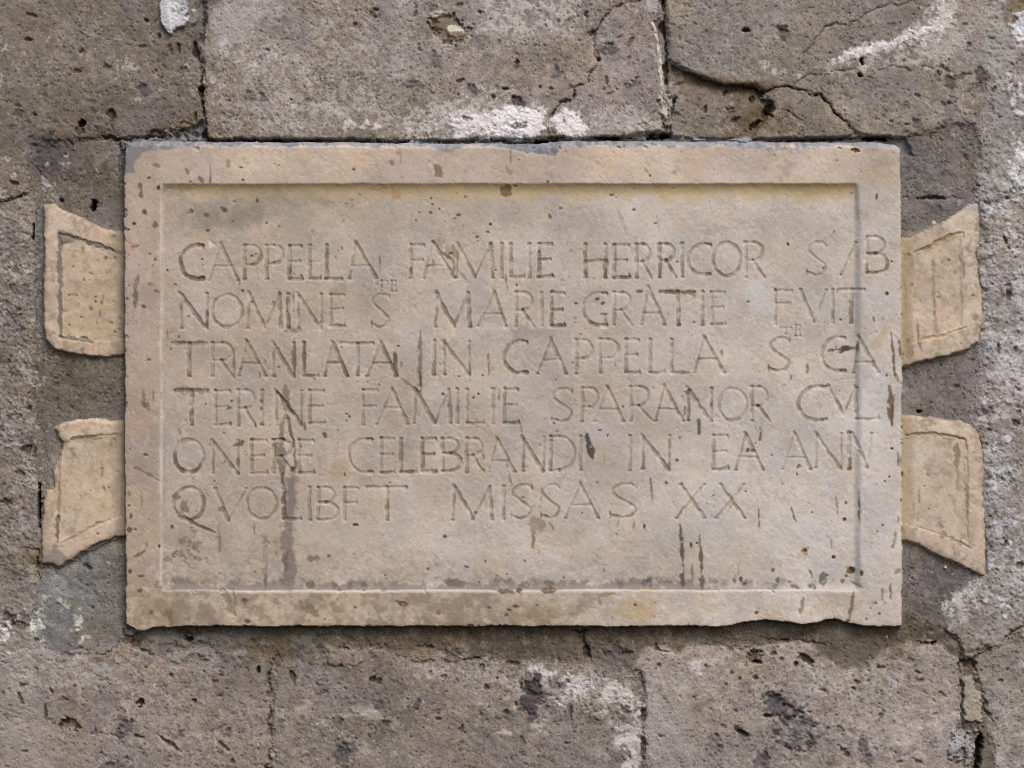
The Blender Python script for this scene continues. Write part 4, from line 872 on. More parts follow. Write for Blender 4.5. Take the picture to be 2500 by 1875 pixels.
# soiling around the letters O V (left) and the grey run
T.patch(pts('P', 200, 1540, 300, 1500, 360, 1560, 340, 1659, 300, 1659, 270, 1600), (128, 110, 94), .65, 5, 4, .5, 2)
T.patch(pts('U', 490, 370, 560, 390, 640, 400, 650, 450, 600, 470, 560, 440, 500, 410), (128, 110, 92), .65, 4, 4, .5, 2)
for (x, y, rx, ry) in ((430, 530, 36, 30), (440, 275, 14, 14), (500, 500, 40, 40), (620, 430, 50, 40), (640, 520, 40, 20), (560, 560, 60, 40), (600, 290, 30, 16), (1190, 410, 46, 50), (430, 670, 34, 26), (360, 700, 16, 60), (530, 110, 30, 50)):
    T.blob(*pt('U', x, y), rx * .32, ry * .32, (126, 109, 92), .6, .4, .5, .6, (9, 16), 3, brk=.3, h=-.5)
T.streak(pts('P', 1160, 400, 1140, 500, 1130, 600), 6, (118, 104, 92), .65, .4)
T.streak(pts('P', 1120, 600, 1120, 700, 1130, 820, 1150, 940), 11, (112, 99, 88), .75, .4, brk=1)
T.streak(pts('P', 1145, 940, 1150, 1150, 1150, 1360), 5, (92, 78, 66), .75, .8)
T.streak(pts('P', 1225, 950, 1210, 1100, 1205, 1200, 1200, 1360), 13, (120, 107, 98), .8, .3, soft=7)
T.streak(pts('P', 1160, 160, 1170, 300, 1160, 380), 8, (122, 102, 78), .7, .5)
T.streak(pts('P', 1090, 200, 1180, 330, 1280, 460), 3.4, (104, 88, 68), .8, 1.2)
T.streak(pts('P', 1180, 400, 1210, 550, 1240, 720, 1250, 900), 3.6, (98, 82, 68), .8, 1.4)
T.streak(pts('P', 1040, 632, 1150, 638, 1210, 665), 1.6, (90, 76, 62), .8, 1)
T.streak(pts('P', 1170, 1370, 1180, 1659), 15, (134, 120, 108), .75, .2, soft=7)
T.streak(pts('U', 1330, 230, 1330, 460), 16, (134, 120, 108), .7, .2, soft=7)
T.streak(pts('U', 1345, 470, 1340, 600, 1345, 740), 17, (120, 106, 96), .75, .2, soft=7)
T.streak(pts('U', 1318, 480, 1315, 620), 4, (96, 80, 62), .6, .5, brk=.5)
T.streak(pts('U', 1155, 340, 1160, 500, 1165, 740), 5, (138, 122, 106), .6, .2, brk=.3)
T.streak(pts('U', 810, 240, 805, 500), 4, (142, 126, 108), .6, .2, brk=.4)
for t_ in (('X', 350, 260, 370, 540, 9, (106, 96, 80), .85), ('X', 370, 540, 372, 650, 5, (110, 98, 84), .6), ('X', 370, 640, 372, 740, 10, (110, 102, 100), .85),
           ('X', 500, 330, 505, 430, 5, (112, 98, 84), .6), ('X', 510, 430, 512, 640, 9, (106, 94, 70), .8), ('X', 525, 650, 520, 755, 14, (112, 102, 102), .85),
           ('X', 448, 560, 446, 700, 3, (110, 98, 86), .5), ('X', 432, 400, 440, 430, 3, (100, 88, 80), .7), ('X', 960, 130, 960, 280, 3.5, (112, 98, 86), .75),
           ('X', 1205, 120, 1245, 240, 3.5, (112, 104, 96), .8), ('X', 1550, 40, 1565, 170, 3.5, (134, 118, 98), .7), ('X', 1725, 0, 1735, 240, 4, (110, 102, 100), .8),
           ('X', 1510, 360, 1520, 440, 3, (140, 126, 110), .7), ('X', 1100, 660, 1102, 705, 8, (108, 98, 96), .8), ('X', 1455, 630, 1460, 725, 16, (122, 112, 110), .75),
           ('X', 815, 660, 820, 700, 7, (92, 84, 84), .85), ('X', 765, 680, 772, 705, 6, (96, 86, 84), .8), ('X', 1350, 610, 1370, 670, 6, (110, 104, 92), .8),
           ('X', 1060, 600, 1075, 612, 8, (96, 88, 80), .8), ('X', 1205, 730, 1270, 742, 8, (110, 100, 96), .7), ('X', 1345, 725, 1400, 745, 8, (104, 94, 90), .7),
           ('X', 1060, 735, 1100, 725, 10, (110, 100, 96), .6), ('X', 1600, 690, 1605, 700, 12, (118, 108, 104), .8), ('X', 1660, 690, 1750, 740, 7, (116, 106, 102), .6),
           ('X', 1690, 770, 1650, 1000, 8, (122, 106, 90), .7), ('X', 1300, 820, 1275, 940, 10, (150, 130, 106), .7), ('X', 1970, 710, 1975, 830, 5, (128, 110, 98), .75),
           ('X', 1915, 750, 1905, 840, 4, (138, 120, 104), .6), ('X', 2010, 310, 1990, 440, 7, (146, 124, 104), .6), ('X', 2000, 640, 2050, 600, 9, (140, 116, 98), .6),
           ('X', 70, 690, 75, 730, 14, (118, 108, 108), .6), ('X', 115, 680, 120, 740, 14, (112, 102, 106), .75), ('X', 70, 265, 75, 300, 3, (110, 98, 88), .7),
           ('X', 1535, 505, 1540, 515, 9, (96, 84, 72), .8), ('X', 1615, 210, 1625, 222, 8, (112, 100, 92), .8), ('X', 1740, 610, 1755, 640, 9, (140, 116, 104), .7),
           ('R', 650, 390, 655, 510, 9, (104, 98, 86), .85), ('R', 1130, 450, 1128, 560, 4, (104, 92, 80), .85), ('R', 1360, 50, 1362, 90, 4, (112, 96, 80), .8),
           ('R', 2135, 180, 2140, 420, 12, (142, 118, 100), .75), ('R', 2150, 260, 2140, 440, 5, (110, 84, 68), .8), ('R', 280, 850, 290, 1010, 4, (120, 106, 96), .7),
           ('R', 545, 180, 570, 200, 16, (92, 84, 72), .8), ('R', 550, 290, 540, 360, 4, (104, 90, 70), .8), ('R', 505, 520, 505, 545, 3.5, (128, 112, 96), .7),
           ('O', 1490, 1100, 1490, 1175, 4, (120, 104, 90), .7), ('O', 2135, 860, 2160, 1160, 6, (120, 102, 88), .85), ('O', 2200, 920, 2205, 1040, 7, (120, 92, 74), .7),
           ('O', 2160, 1160, 2190, 1240, 6, (116, 92, 76), .8), ('O', 2120, 1270, 2140, 1580, 12, (134, 110, 94), .75), ('O', 1665, 1000, 1830, 975, 13, (88, 82, 76), .95),
           ('O', 1820, 980, 1880, 965, 8, (120, 112, 104), .8), ('O', 1875, 920, 1875, 1000, 7, (96, 84, 78), .85), ('O', 170, 543, 218, 543, 8, (112, 96, 82), .8),
           ('O', 600, 545, 620, 590, 6, (118, 100, 82), .6), ('O', 2000, 740, 2000, 775, 3, (120, 110, 100), .7), ('O', 2000, 550, 0, 0, 0, (0, 0, 0), 0),
           ('O', 345, 545, 620, 550, 9, (118, 98, 80), .75), ('O', 825, 1000, 835, 1040, 4, (128, 110, 90), .6),
           ('Q', 1815, 585, 1865, 820, 17, (92, 86, 82), .92), ('Q', 880, 770, 885, 815, 5, (100, 84, 68), .8), ('Q', 1095, 850, 1105, 890, 4, (110, 94, 78), .7),
           ('Q', 1115, 960, 1140, 1060, 5, (150, 134, 114), .7), ('Q', 1210, 470, 1240, 620, 5, (152, 138, 120), .7), ('Q', 1020, 180, 1022, 300, 4, (104, 90, 76), .7),
           ('Q', 315, 30, 318, 220, 8, (122, 108, 92), .75), ('N', 315, 980, 318, 1540, 8, (138, 122, 104), .7), ('N', 315, 1380, 318, 1540, 7, (112, 96, 80), .7),
           ('N', 930, 1190, 932, 1390, 5, (126, 110, 94), .65), ('N', 1088, 480, 1100, 620, 5, (146, 130, 110), .7), ('N', 2070, 1270, 2070, 1305, 4, (96, 82, 68), .8),
           ('N', 620, 380, 622, 470, 4, (108, 92, 74), .7), ('N', 228, 410, 226, 465, 6, (100, 84, 66), .8), ('N', 430, 340, 432, 390, 4, (124, 108, 88), .7),
           ('N', 85, 1190, 95, 1290, 8, (120, 104, 86), .7), ('N', 90, 1290, 100, 1400, 14, (122, 106, 88), .7), ('N', 120, 1400, 330, 1560, 10, (146, 128, 106), .6),
           ('N', 150, 1265, 145, 1320, 4, (128, 112, 94), .6), ('N', 760, 1330, 762, 1430, 5, (118, 102, 84), .7), ('N', 1105, 1100, 1100, 1110, 3, (120, 104, 90), .6),
           ('M', 2015, 310, 2018, 430, 5, (112, 96, 80), .75), ('M', 1238, 600, 1238, 720, 3.5, (112, 96, 80), .65), ('M', 1180, 690, 1180, 820, 4, (96, 80, 64), .7),
           ('M', 1240, 1060, 1245, 1390, 12, (120, 102, 84), .6), ('M', 1335, 1090, 1332, 1310, 10, (112, 94, 78), .65), ('M', 700, 1140, 704, 1410, 5, (132, 114, 94), .7),
           ('M', 100, 970, 104, 1060, 3, (138, 120, 100), .6), ('M', 1540, 240, 1535, 350, 9, (118, 98, 80), .6), ('M', 975, 1240, 985, 1280, 4, (110, 94, 78), .7),
           ('M', 1350, 260, 0, 0, 0, (0, 0, 0), 0), ('M', 180, 1100, 460, 1100, 11, (138, 119, 98), .5), ('M', 1160, 990, 1310, 980, 10, (130, 112, 94), .6),
           ('M', 2150, 1180, 2160, 1300, 12, (116, 98, 78), .6), ('M', 2165, 1380, 2150, 1410, 16, (100, 82, 62), .8), ('M', 930, 1350, 940, 1410, 4, (120, 102, 84), .7),
           ('P', 165, 200, 465, 200, 16, (128, 110, 94), .55), ('P', 50, 200, 52, 280, 3, (128, 112, 94), .6), ('P', 485, 650, 490, 700, 4, (118, 100, 82), .8),
           ('P', 700, 690, 790, 660, 14, (100, 84, 68), .75), ('P', 610, 840, 625, 845, 12, (110, 92, 74), .7), ('P', 570, 1250, 610, 1290, 18, (124, 108, 92), .7),
           ('P', 880, 1390, 885, 1500, 5, (138, 122, 104), .6), ('P', 575, 1490, 570, 1659, 8, (144, 128, 110), .5), ('P', 235, 1210, 290, 1290, 22, (130, 112, 96), .6),
           ('P', 150, 1150, 220, 1160, 14, (128, 110, 94), .6), ('P', 200, 540, 225, 590, 8, (140, 122, 104), .6), ('P', 1340, 480, 1350, 555, 4, (100, 82, 66), .7),
           ('P', 1225, 890, 1250, 920, 16, (84, 68, 54), .85), ('P', 740, 800, 735, 870, 7, (104, 86, 68), .7),
           ('V', 1265, 320, 1270, 440, 8, (128, 110, 94), .65), ('V', 1240, 250, 1350, 260, 40, (160, 144, 124), .55), ('V', 1390, 240, 1430, 300, 7, (150, 134, 114), .7),
           ('V', 1815, 590, 1815, 625, 3.5, (110, 94, 78), .7), ('V', 1000, 770, 1120, 775, 12, (112, 96, 82), .75), ('V', 1150, 765, 1180, 765, 14, (96, 78, 62), .8),
           ('V', 1330, 765, 1440, 765, 14, (112, 94, 78), .75), ('V', 205, 850, 240, 850, 6, (104, 84, 64), .7), ('V', 240, 865, 300, 870, 10, (96, 76, 58), .85),
           ('V', 1115, 885, 1160, 885, 9, (100, 82, 62), .8), ('V', 530, 940, 555, 940, 14, (128, 108, 88), .7), ('V', 1770, 800, 1900, 790, 9, (150, 132, 106), .6),
           ('V', 1775, 810, 1790, 880, 8, (154, 136, 112), .6), ('V', 2050, 230, 2035, 300, 3, (130, 116, 100), .6), ('V', 2125, 265, 2130, 290, 5, (100, 84, 70), .8),
           ('V', 1915, 180, 1915, 270, 5, (140, 124, 104), .6), ('V', 740, 575, 770, 590, 8, (92, 78, 66), .7), ('V', 580, 690, 740, 720, 18, (118, 106, 102), .55),
           ('V', 1170, 725, 1240, 720, 12, (118, 106, 100), .6), ('V', 1360, 715, 1420, 718, 14, (120, 108, 100), .6), ('V', 1920, 715, 1960, 720, 20, (128, 116, 110), .6),
           ('V', 1680, 680, 1690, 700, 6, (124, 114, 110), .6),
           ('U', 145, 500, 200, 485, 6, (112, 92, 74), .8), ('U', 200, 485, 240, 450, 6, (118, 98, 78), .7), ('U', 240, 400, 245, 430, 6, (116, 98, 80), .7),
           ('U', 1490, 525, 1570, 520, 16, (138, 120, 104), .7), ('U', 1630, 502, 1655, 500, 6, (104, 88, 74), .8), ('U', 1000, 535, 1020, 540, 5, (112, 94, 78), .7),
           ('U', 400, 915, 430, 960, 22, (136, 114, 90), .55), ('U', 430, 960, 432, 1040, 10, (136, 116, 94), .6), ('U', 265, 935, 290, 945, 12, (118, 94, 74), .7),
           ('U', 980, 850, 1030, 840, 16, (134, 112, 90), .6), ('U', 1440, 860, 1560, 960, 26, (134, 114, 94), .5), ('U', 850, 770, 890, 920, 20, (148, 130, 110), .5),
           ('U', 1480, 720, 1540, 730, 16, (112, 104, 98), .7), ('U', 1680, 725, 1710, 730, 14, (116, 106, 102), .6), ('U', 1800, 730, 1830, 735, 14, (122, 112, 106), .6),
           ('U', 1900, 722, 1940, 725, 14, (116, 106, 100), .6), ('U', 1160, 640, 1162, 740, 5, (116, 100, 90), .6),
           ('J', 1205, 700, 1270, 730, 10, (126, 104, 86), .6), ('J', 1270, 730, 1440, 830, 9, (132, 112, 92), .65), ('J', 1285, 0, 1300, 170, 7, (142, 116, 94), .6),
           ('J', 1375, 0, 1380, 120, 5, (146, 120, 98), .6), ('J', 1320, 120, 1335, 190, 12, (138, 112, 92), .6), ('J', 1155, 920, 1165, 970, 8, (130, 108, 88), .6),
           ('J', 1270, 950, 1272, 1060, 6, (140, 120, 98), .6), ('J', 900, 640, 905, 800, 7, (128, 104, 76), .7), ('J', 870, 710, 930, 720, 9, (124, 100, 76), .6),
           ('J', 620, 545, 660, 620, 8, (118, 98, 74), .75), ('J', 920, 870, 945, 940, 8, (118, 98, 74), .7), ('J', 990, 450, 990, 520, 9, (128, 106, 84), .7),
           ('J', 1020, 440, 1040, 500, 8, (120, 98, 78), .7), ('J', 1010, 700, 1000, 800, 6, (136, 114, 86), .5), ('J', 560, 1180, 560, 1260, 8, (150, 128, 104), .5),
           ('J', 650, 1080, 655, 1140, 12, (150, 126, 98), .5), ('J', 560, 860, 575, 880, 10, (134, 112, 88), .6), ('J', 705, 965, 720, 975, 6, (118, 96, 70), .7),
           ('I', 1250, 830, 1200, 960, 10, (138, 118, 98), .65), ('I', 1215, 950, 1220, 1110, 13, (120, 100, 82), .7), ('I', 1260, 0, 1275, 120, 12, (134, 112, 92), .65),
           ('I', 1390, 330, 1395, 390, 14, (116, 96, 78), .7), ('I', 1285, 240, 1315, 275, 12, (116, 96, 80), .7), ('I', 1330, 890, 1380, 915, 7, (134, 114, 96), .6),
           ('I', 1390, 950, 1430, 980, 7, (128, 108, 90), .6), ('I', 885, 1130, 890, 1190, 7, (102, 92, 66), .85), ('I', 915, 990, 905, 1080, 6, (122, 104, 74), .7),
           ('I', 740, 560, 740, 620, 5, (128, 106, 82), .7), ('I', 650, 590, 655, 610, 14, (128, 106, 80), .6), ('I', 600, 990, 720, 985, 5, (134, 108, 80), .6),
           ('I', 860, 1230, 865, 1270, 4, (128, 108, 78), .6), ('I', 980, 760, 950, 800, 14, (146, 126, 98), .6), ('I', 1190, 570, 1250, 550, 6, (132, 112, 94), .6),
           ('I', 1690, 250, 1730, 235, 9, (118, 100, 82), .75), ('I', 1840, 260, 1860, 300, 10, (124, 106, 88), .7), ('I', 1990, 205, 2040, 240, 9, (112, 94, 78), .7),
           ('K', 1405, 680, 1410, 830, 10, (138, 118, 94), .6), ('K', 1405, 830, 1415, 1180, 9, (124, 104, 84), .65), ('K', 1425, 1180, 1435, 1350, 6, (132, 112, 90), .6),
           ('K', 1250, 1210, 1275, 1400, 8, (122, 104, 86), .75), ('K', 1275, 1400, 1300, 1530, 5, (130, 110, 92), .6), ('K', 1145, 820, 1150, 1200, 6, (142, 122, 92), .6),
           ('K', 1180, 1420, 1190, 1560, 26, (124, 104, 84), .65), ('K', 1150, 1410, 1200, 1410, 14, (112, 96, 80), .6), ('K', 1660, 570, 1680, 850, 6, (150, 128, 102), .6),
           ('K', 1435, 1010, 1475, 1015, 7, (122, 104, 88), .7), ('K', 1750, 1000, 1770, 990, 14, (124, 100, 84), .7), ('K', 1490, 800, 1500, 800, 18, (146, 124, 98), .6),
           ('K', 1235, 980, 1235, 1070, 7, (146, 126, 100), .6), ('K', 1220, 640, 1205, 800, 7, (160, 140, 106), .6), ('K', 1150, 640, 1190, 630, 12, (138, 118, 84), .7),
           ('K', 1580, 1005, 1582, 1010, 9, (140, 118, 100), .7), ('K', 1590, 770, 1610, 800, 8, (138, 116, 92), .6), ('K', 1780, 1190, 1790, 1220, 24, (168, 142, 116), .6),
           ('L', 1620, 490, 1625, 700, 18, (134, 116, 94), .75), ('L', 1625, 700, 1620, 920, 9, (152, 132, 108), .5), ('L', 1280, 900, 1278, 1020, 4, (124, 106, 86), .65),
           ('L', 1225, 1000, 1225, 1170, 4, (128, 110, 86), .65), ('L', 1440, 1180, 1490, 1260, 9, (128, 108, 90), .6), ('L', 1470, 1300, 1520, 1330, 20, (136, 118, 104), .6),
           ('L', 1560, 1340, 1680, 1400, 14, (130, 112, 100), .65), ('L', 1700, 840, 1715, 1130, 10, (160, 138, 112), .5), ('L', 1780, 470, 1785, 560, 5, (150, 130, 104), .5),
           ('L', 1740, 420, 1750, 500, 5, (150, 130, 104), .5), ('L', 1580, 1380, 1600, 1500, 6, (158, 138, 114), .5), ('L', 1350, 440, 1360, 470, 10, (136, 116, 92), .6),
           ('L', 1550, 960, 1560, 980, 9, (132, 112, 92), .6), ('L', 1150, 370, 1152, 440, 7, (140, 120, 96), .6), ('L', 1180, 730, 1185, 760, 8, (140, 120, 96), .6),
           ('L', 1750, 1380, 1740, 1450, 16, (140, 124, 112), .5), ('L', 1080, 560, 1078, 690, 6, (118, 98, 84), .75), ('L', 1105, 600, 1107, 700, 4, (128, 106, 90), .7),
           ('L', 1120, 1250, 1130, 1400, 12, (138, 114, 94), .65), ('L', 1085, 1150, 1080, 1200, 5, (128, 108, 92), .5),
           ('Y', 515, 330, 560, 420, 16, (142, 124, 104), .75), ('Y', 1060, 340, 1100, 400, 14, (164, 142, 122), .6), ('Y', 1095, 200, 1098, 320, 4, (156, 134, 114), .6),
           ('Y', 240, 210, 243, 320, 3, (158, 136, 116), .6), ('Y', 160, 300, 185, 330, 10, (154, 134, 114), .6), ('Y', 1030, 510, 1090, 545, 26, (138, 116, 82), .8),
           ('Y', 490, 910, 560, 990, 5, (122, 98, 76), .75), ('Y', 560, 990, 660, 1080, 7, (116, 92, 72), .75), ('Y', 640, 950, 690, 1060, 12, (146, 122, 98), .6),
           ('Y', 690, 1140, 790, 1250, 5, (160, 144, 124), .6), ('Y', 2130, 350, 2170, 420, 4, (160, 140, 124), .5), ('Y', 1930, 680, 1990, 860, 7, (194, 178, 160), .5),
           ('T', 545, 350, 560, 395, 9, (132, 110, 88), .7), ('T', 650, 415, 680, 465, 9, (130, 108, 88), .75), ('T', 735, 340, 737, 465, 4, (124, 104, 86), .7),
           ('T', 190, 470, 208, 570, 10, (140, 116, 96), .65), ('T', 300, 320, 350, 340, 10, (138, 116, 94), .6), ('T', 870, 290, 880, 340, 12, (166, 142, 122), .6),
           ('T', 560, 690, 600, 680, 10, (116, 102, 86), .7), ('T', 695, 700, 710, 730, 12, (120, 104, 88), .6), ('T', 840, 665, 865, 675, 8, (108, 94, 80), .8)):
    f, x0, y0, x1, y1, w_, c_, a_ = t_
    if a_ == 0: continue
    q = sc_(f)
    T.streak([pt(f, x0, y0), pt(f, (x0 + x1) / 2 + 2, (y0 + y1) / 2), pt(f, x1, y1)], w_ * q * 1.4 + .5, (c_[0] * .82, c_[1] * .79, c_[2] * .73), a_, .45 * a_, .8, int(x0) % 5, brk=1.1)
T.blob(*pt('T', 735, 925), 6, 12, (206, 196, 180), .85, -.3, .4, .5, h=-1.2)
T.blob(*pt('T', 810, 655), 10, 4, (196, 180, 160), .8, .5, .4, .5)
T.patch(pts('M', 1560, 600, 1700, 590, 1700, 665, 1560, 670), (160, 138, 108), .55, 3, 5, 0, 3)
T.patch(pts('N', 480, 200, 620, 230, 680, 360, 620, 400, 560, 320, 500, 260), (156, 132, 108), .6, 5, 5, .4, 3, -.5)
T.patch(pts('P', 1620, 760, 1700, 900, 1700, 1040, 1560, 1030, 1590, 900), (174, 148, 120), .5, 5, 8, 0, 3)
T.patch(pts('P', 820, 760, 1080, 800, 1080, 960, 840, 960), (176, 150, 128), .4, 5, 8, 0, 3)
T.patch(pts('O', 1960, 960, 2090, 820, 2130, 800, 2080, 900, 2000, 980), (184, 160, 124), .6, 5, 6, 0, 4)

# little dark pores
rt = random.Random(9)
for (f, l) in (('O', ((115, 1020, 0, 0), (485, 313, 9, 7), (1613, 362, 8, 9), (615, 780, 9, 7), (785, 588, 5, 4), (1340, 175, 5, 9), (2105, 560, 9, 14), (2140, 312, 5, 5), (2100, 1190, 5, 7), (1750, 412, 8, 7), (1745, 760, 5, 7), (320, 15, 14, 5), (1035, 620, 10, 6))),
               ('M', ((1675, 242, 9, 17), (778, 628, 14, 11), (750, 565, 9, 11), (292, 858, 7, 6), (176, 570, 13, 7), (205, 1040, 6, 13), (103, 440, 5, 5), (415, 345, 6, 6), (862, 725, 12, 10), (1057, 730, 8, 9), (1180, 815, 6, 7), (1240, 808, 4, 5), (1272, 805, 5, 6), (1104, 1315, 7, 6), (760, 1330, 10, 9), (690, 1, 12, 5), (465, 85, 9, 5), (1250, 422, 5, 4), (1245, 472, 5, 5), (1305, 490, 8, 9), (1526, 520, 10, 10), (130, 1150, 9, 9), (1670, 1135, 9, 7), (2180, 1125, 6, 5), (1815, 1447, 8, 5), (1905, 1447, 6, 5), (2010, 1470, 6, 7), (1425, 1420, 7, 7), (990, 682, 6, 4), (1640, 268, 5, 4), (1478, 910, 7, 8), (860, 310, 14, 8), (900, 295, 9, 5))),
               ('N', ((948, 28, 9, 8), (995, 442, 15, 10), (1186, 574, 13, 13), (1905, 700, 18, 12), (1960, 740, 20, 15), (1720, 740, 14, 9), (930, 265, 6, 9), (1387, 275, 10, 9), (522, 1555, 12, 12), (1537, 1430, 7, 5), (1705, 910, 6, 6), (444, 1265, 6, 8), (495, 1287, 5, 6), (1688, 1275, 6, 7), (923, 97, 12, 7), (836, 178, 8, 5), (665, 1398, 12, 7), (880, 1388, 9, 6), (1105, 1410, .1, .1), (118, 1127, 9, 5), (1760, 1018, 6, 6), (590, 290, 20, 12), (840, 1555, 7, 7), (795, 1590, 9, 11))),
               ('Q', ((1520, 493, 12, 10), (1937, 555, 14, 6), (2005, 600, 6, 16), (1497, 645, 12, 7), (1550, 570, 5, 12), (1275, 882, 6, 5), (570, 335, 12, 14), (1240, 1163, 18, 8), (815, 1298, 13, 12), (1912, 1028, 8, 4), (838, 230, 6, 6), (2083, 1493, 6, 4), (1775, 1303, 5, 5), (40, 1028, 12, 6))),
               ('R', ((1030, 630, 14, 14), (1068, 633, 18, 13), (1092, 577, 7, 7), (485, 708, 10, 9), (2140, 617, 10, 7), (1015, 948, 6, 7), (765, 980, 5, 6), (1470, 1405, 22, 16), (1690, 1458, 12, 11), (2085, 868, 5, 5), (2122, 835, 5, 4), (1415, 762, 10, 7), (1410, 815, 5, 8), (230, 1220, 7, 16), (592, 1365, 7, 16), (635, 1348, 6, 5), (1830, 1560, 26, 26), (1905, 1580, 14, 20), (1660, 1000, .1, .1), (1525, 1110, 6, 5), (750, 280, 5, 16), (65, 295, 7, 9), (1885, 635, 5, 6), (400, 885, 9, 8), (1215, 668, 7, 5))),
               ('P', ((945, 293, 10, 15), (945, 360, 10, 16), (655, 358, 18, 12), (680, 292, 9, 6), (447, 318, 8, 9), (1715, 468, 12, 9), (1637, 553, 8, 7), (1715, 408, 12, 5), (1240, 908, 15, 20), (1637, 668, 4, 7), (1700, 957, 6, 13), (800, 745, 10, 6), (525, 1015, 8, 6), (1795, 1408, 20, 10), (610, 578, 7, 7), (1080, 452, 8, 12), (1300, 703, 8, 5), (1515, 600, 24, 24), (895, 510, 8, 22), (1740, 435, 10, 8), (145, 1430, 16, 16), (1218, 1452, 8, 6))),
               ('T', ((1845, 357, 8, 8), (1890, 550, 9, 6), (1095, 600, 10, 12), (915, 605, 12, 6), (1762, 755, 9, 6), (1838, 638, 6, 5), (1785, 620, 8, 4), (990, 440, 10, 7), (582, 455, 7, 7), (335, 500, 9, 16), (265, 425, 14, 8), (1170, 770, 8, 6), (150, 780, 14, 8), (105, 825, 12, 6), (312, 1055, 12, 16), (230, 690, 14, 16), (405, 1138, 6, 6), (670, 1052, 6, 6), (975, 345, 12, 4), (1265, 328, 7, 5), (715, 830, 12, 6))),
               ('Y', ((478, 692, 12, 11), (489, 629, 8, 8), (543, 662, 9, 8), (744, 569, 11, 8), (480, 580, 9, 6), (690, 708, 22, 9), (664, 735, 12, 6), (938, 782, 10, 10), (1880, 555, 16, 7), (1480, 658, 10, 6), (1396, 718, 12, 18), (2048, 670, 12, 7), (2172, 410, 7, 6), (1382, 455, 8, 10), (365, 752, 6, 6), (388, 690, 6, 6), (920, 842, 12, 7), (837, 880, 12, 9), (1130, 485, 14, 6), (1160, 285, 9, 5), (1915, 185, 8, 5), (590, 758, 6, 4))),
               ('I', ((1015, 465, 14, 16), (1345, 627, 12, 9), (1163, 635, 9, 8), (1425, 30, 14, 18), (1500, 775, 7, 8), (1160, 910, 8, 6), (740, 860, 9, 12), (795, 862, 9, 12), (950, 745, .1, .1), (800, 798, 18, 9), (870, 680, 12, 12), (940, 660, 18, 16), (645, 740, 18, 12), (850, 1015, 14, 10), (845, 1055, 10, 10), (800, 1120, 14, 20), (985, 1245, 16, 12), (1065, 1215, 10, 16), (1060, 1305, 14, 12), (1020, 1330, 16, 9), (720, 1195, 14, 6), (610, 1265, 12, 7), (605, 1000, 9, 10), (680, 1000, 10, 8), (1005, 1055, 12, 9), (1170, 800, .1, .1), (1025, 660, 12, 10), (1145, 1030, 14, 8), (1340, 1580, 14, 9), (815, 685, .1, .1), (1210, 355, 20, 12), (1160, 408, 10, 6), (1290, 1100, 20, 16), (760, 1540, .1, .1))),
               ('J', ((1045, 752, 14, 12), (640, 662, 6, 6), (1220, 1265, 7, 6), (800, 915, 6, 10), (870, 1305, 12, 8), (1165, 540, 8, 6), (1305, 590, 20, 9), (1430, 1415, 14, 14), (1495, 260, 6, 6), (1015, 455, 10, 10), (965, 890, 8, 6), (1160, 1050, 12, 9))),
               ('K', ((90, 540, 8, 12), (1020, 695, 5, 9), (975, 985, 12, 16), (885, 115, 8, 20), (1185, 635, 12, 9), (565, 1218, 7, 5), (858, 1225, 5, 16), (1510, 490, 10, 8), (1650, 1435, 9, 8), (1210, 905, 9, 14), (1545, 680, 14, 10))),
               ('L', ((1020, 535, 12, 7), (960, 830, 7, 7), (1000, 790, 6, 6), (1358, 775, 8, 9), (1328, 877, 12, 5), (1365, 1082, 8, 7), (195, 690, 14, 10), (170, 768, 5, 9), (500, 1520, 14, 9), (245, 1455, 20, 14), (1105, 1000, 6, 12), (615, 1025, 5, 7), (595, 1170, 16, 12), (1770, 575, 8, 5), (660, 1625, 26, 20), (905, 1240, .1, .1), (1210, 455, .1, .1), (1160, 450, 14, 8))),
               ('U', ((160, 295, 9, 9), (340, 425, 9, 12), (110, 300, 22, 20), (205, 655, 24, 10), (115, 620, 12, 16), (1075, 880, .1, .1), (1855, 895, 12, 9), (1000, 843, 20, 10), (185, 770, 22, 18), (125, 195, 14, 18), (1620, 985, 10, 8), (1080, 623, 6, 5), (1860, 260, 20, 12), (1020, 1000, 26, 14), (740, 1060, .1, .1))),
               ('V', ((1060, 955, 12, 10), (850, 703, 10, 7), (1505, 670, 6, 6), (990, 653, 9, 5), (1065, 640, 5, 5), (455, 600, 10, 12), (125, 650, 6, 5), (585, 350, 12, 10), (1910, 332, 6, 5), (1300, 878, 9, 6), (2055, 875, 9, 9), (1880, 350, .1, .1), (1205, 540, 7, 10), (900, 540, 6, 12), (1415, 835, 6, 4), (1080, 915, 16, 6), (930, 900, 12, 6))),
               ('X', ((940, 935, 12, 14), (1860, 860, 9, 8), (1885, 945, 12, 9), (1785, 985, 8, 7), (2060, 68, 6, 12), (1630, 90, 7, 8), (1370, 162, 8, 7), (480, 400, 8, 7), (1195, 700, 10, 6), (850, 715, 12, 7), (1870, 310, 7, 6), (1910, 260, 7, 5), (1485, 650, 10, 7), (1635, 655, 12, 10), (1320, 458, 16, 14), (1675, 610, 24, 22), (1820, 900, 5, 5), (1840, 860, 5, 5), (1900, 945, .1, .1), (1645, 1000, 14, 8)))):
    q = sc_(f)
    for (x, y, rx, ry) in l:
        if rx < 1: continue
        T.pit(*pt(f, x, y), rx * q + .3, ry * q + .3, rt.uniform(-.3, .3), .8, .8, rt.choice(((84, 66, 46), (92, 72, 50), (74, 60, 44))), .25, int(x) % 6)
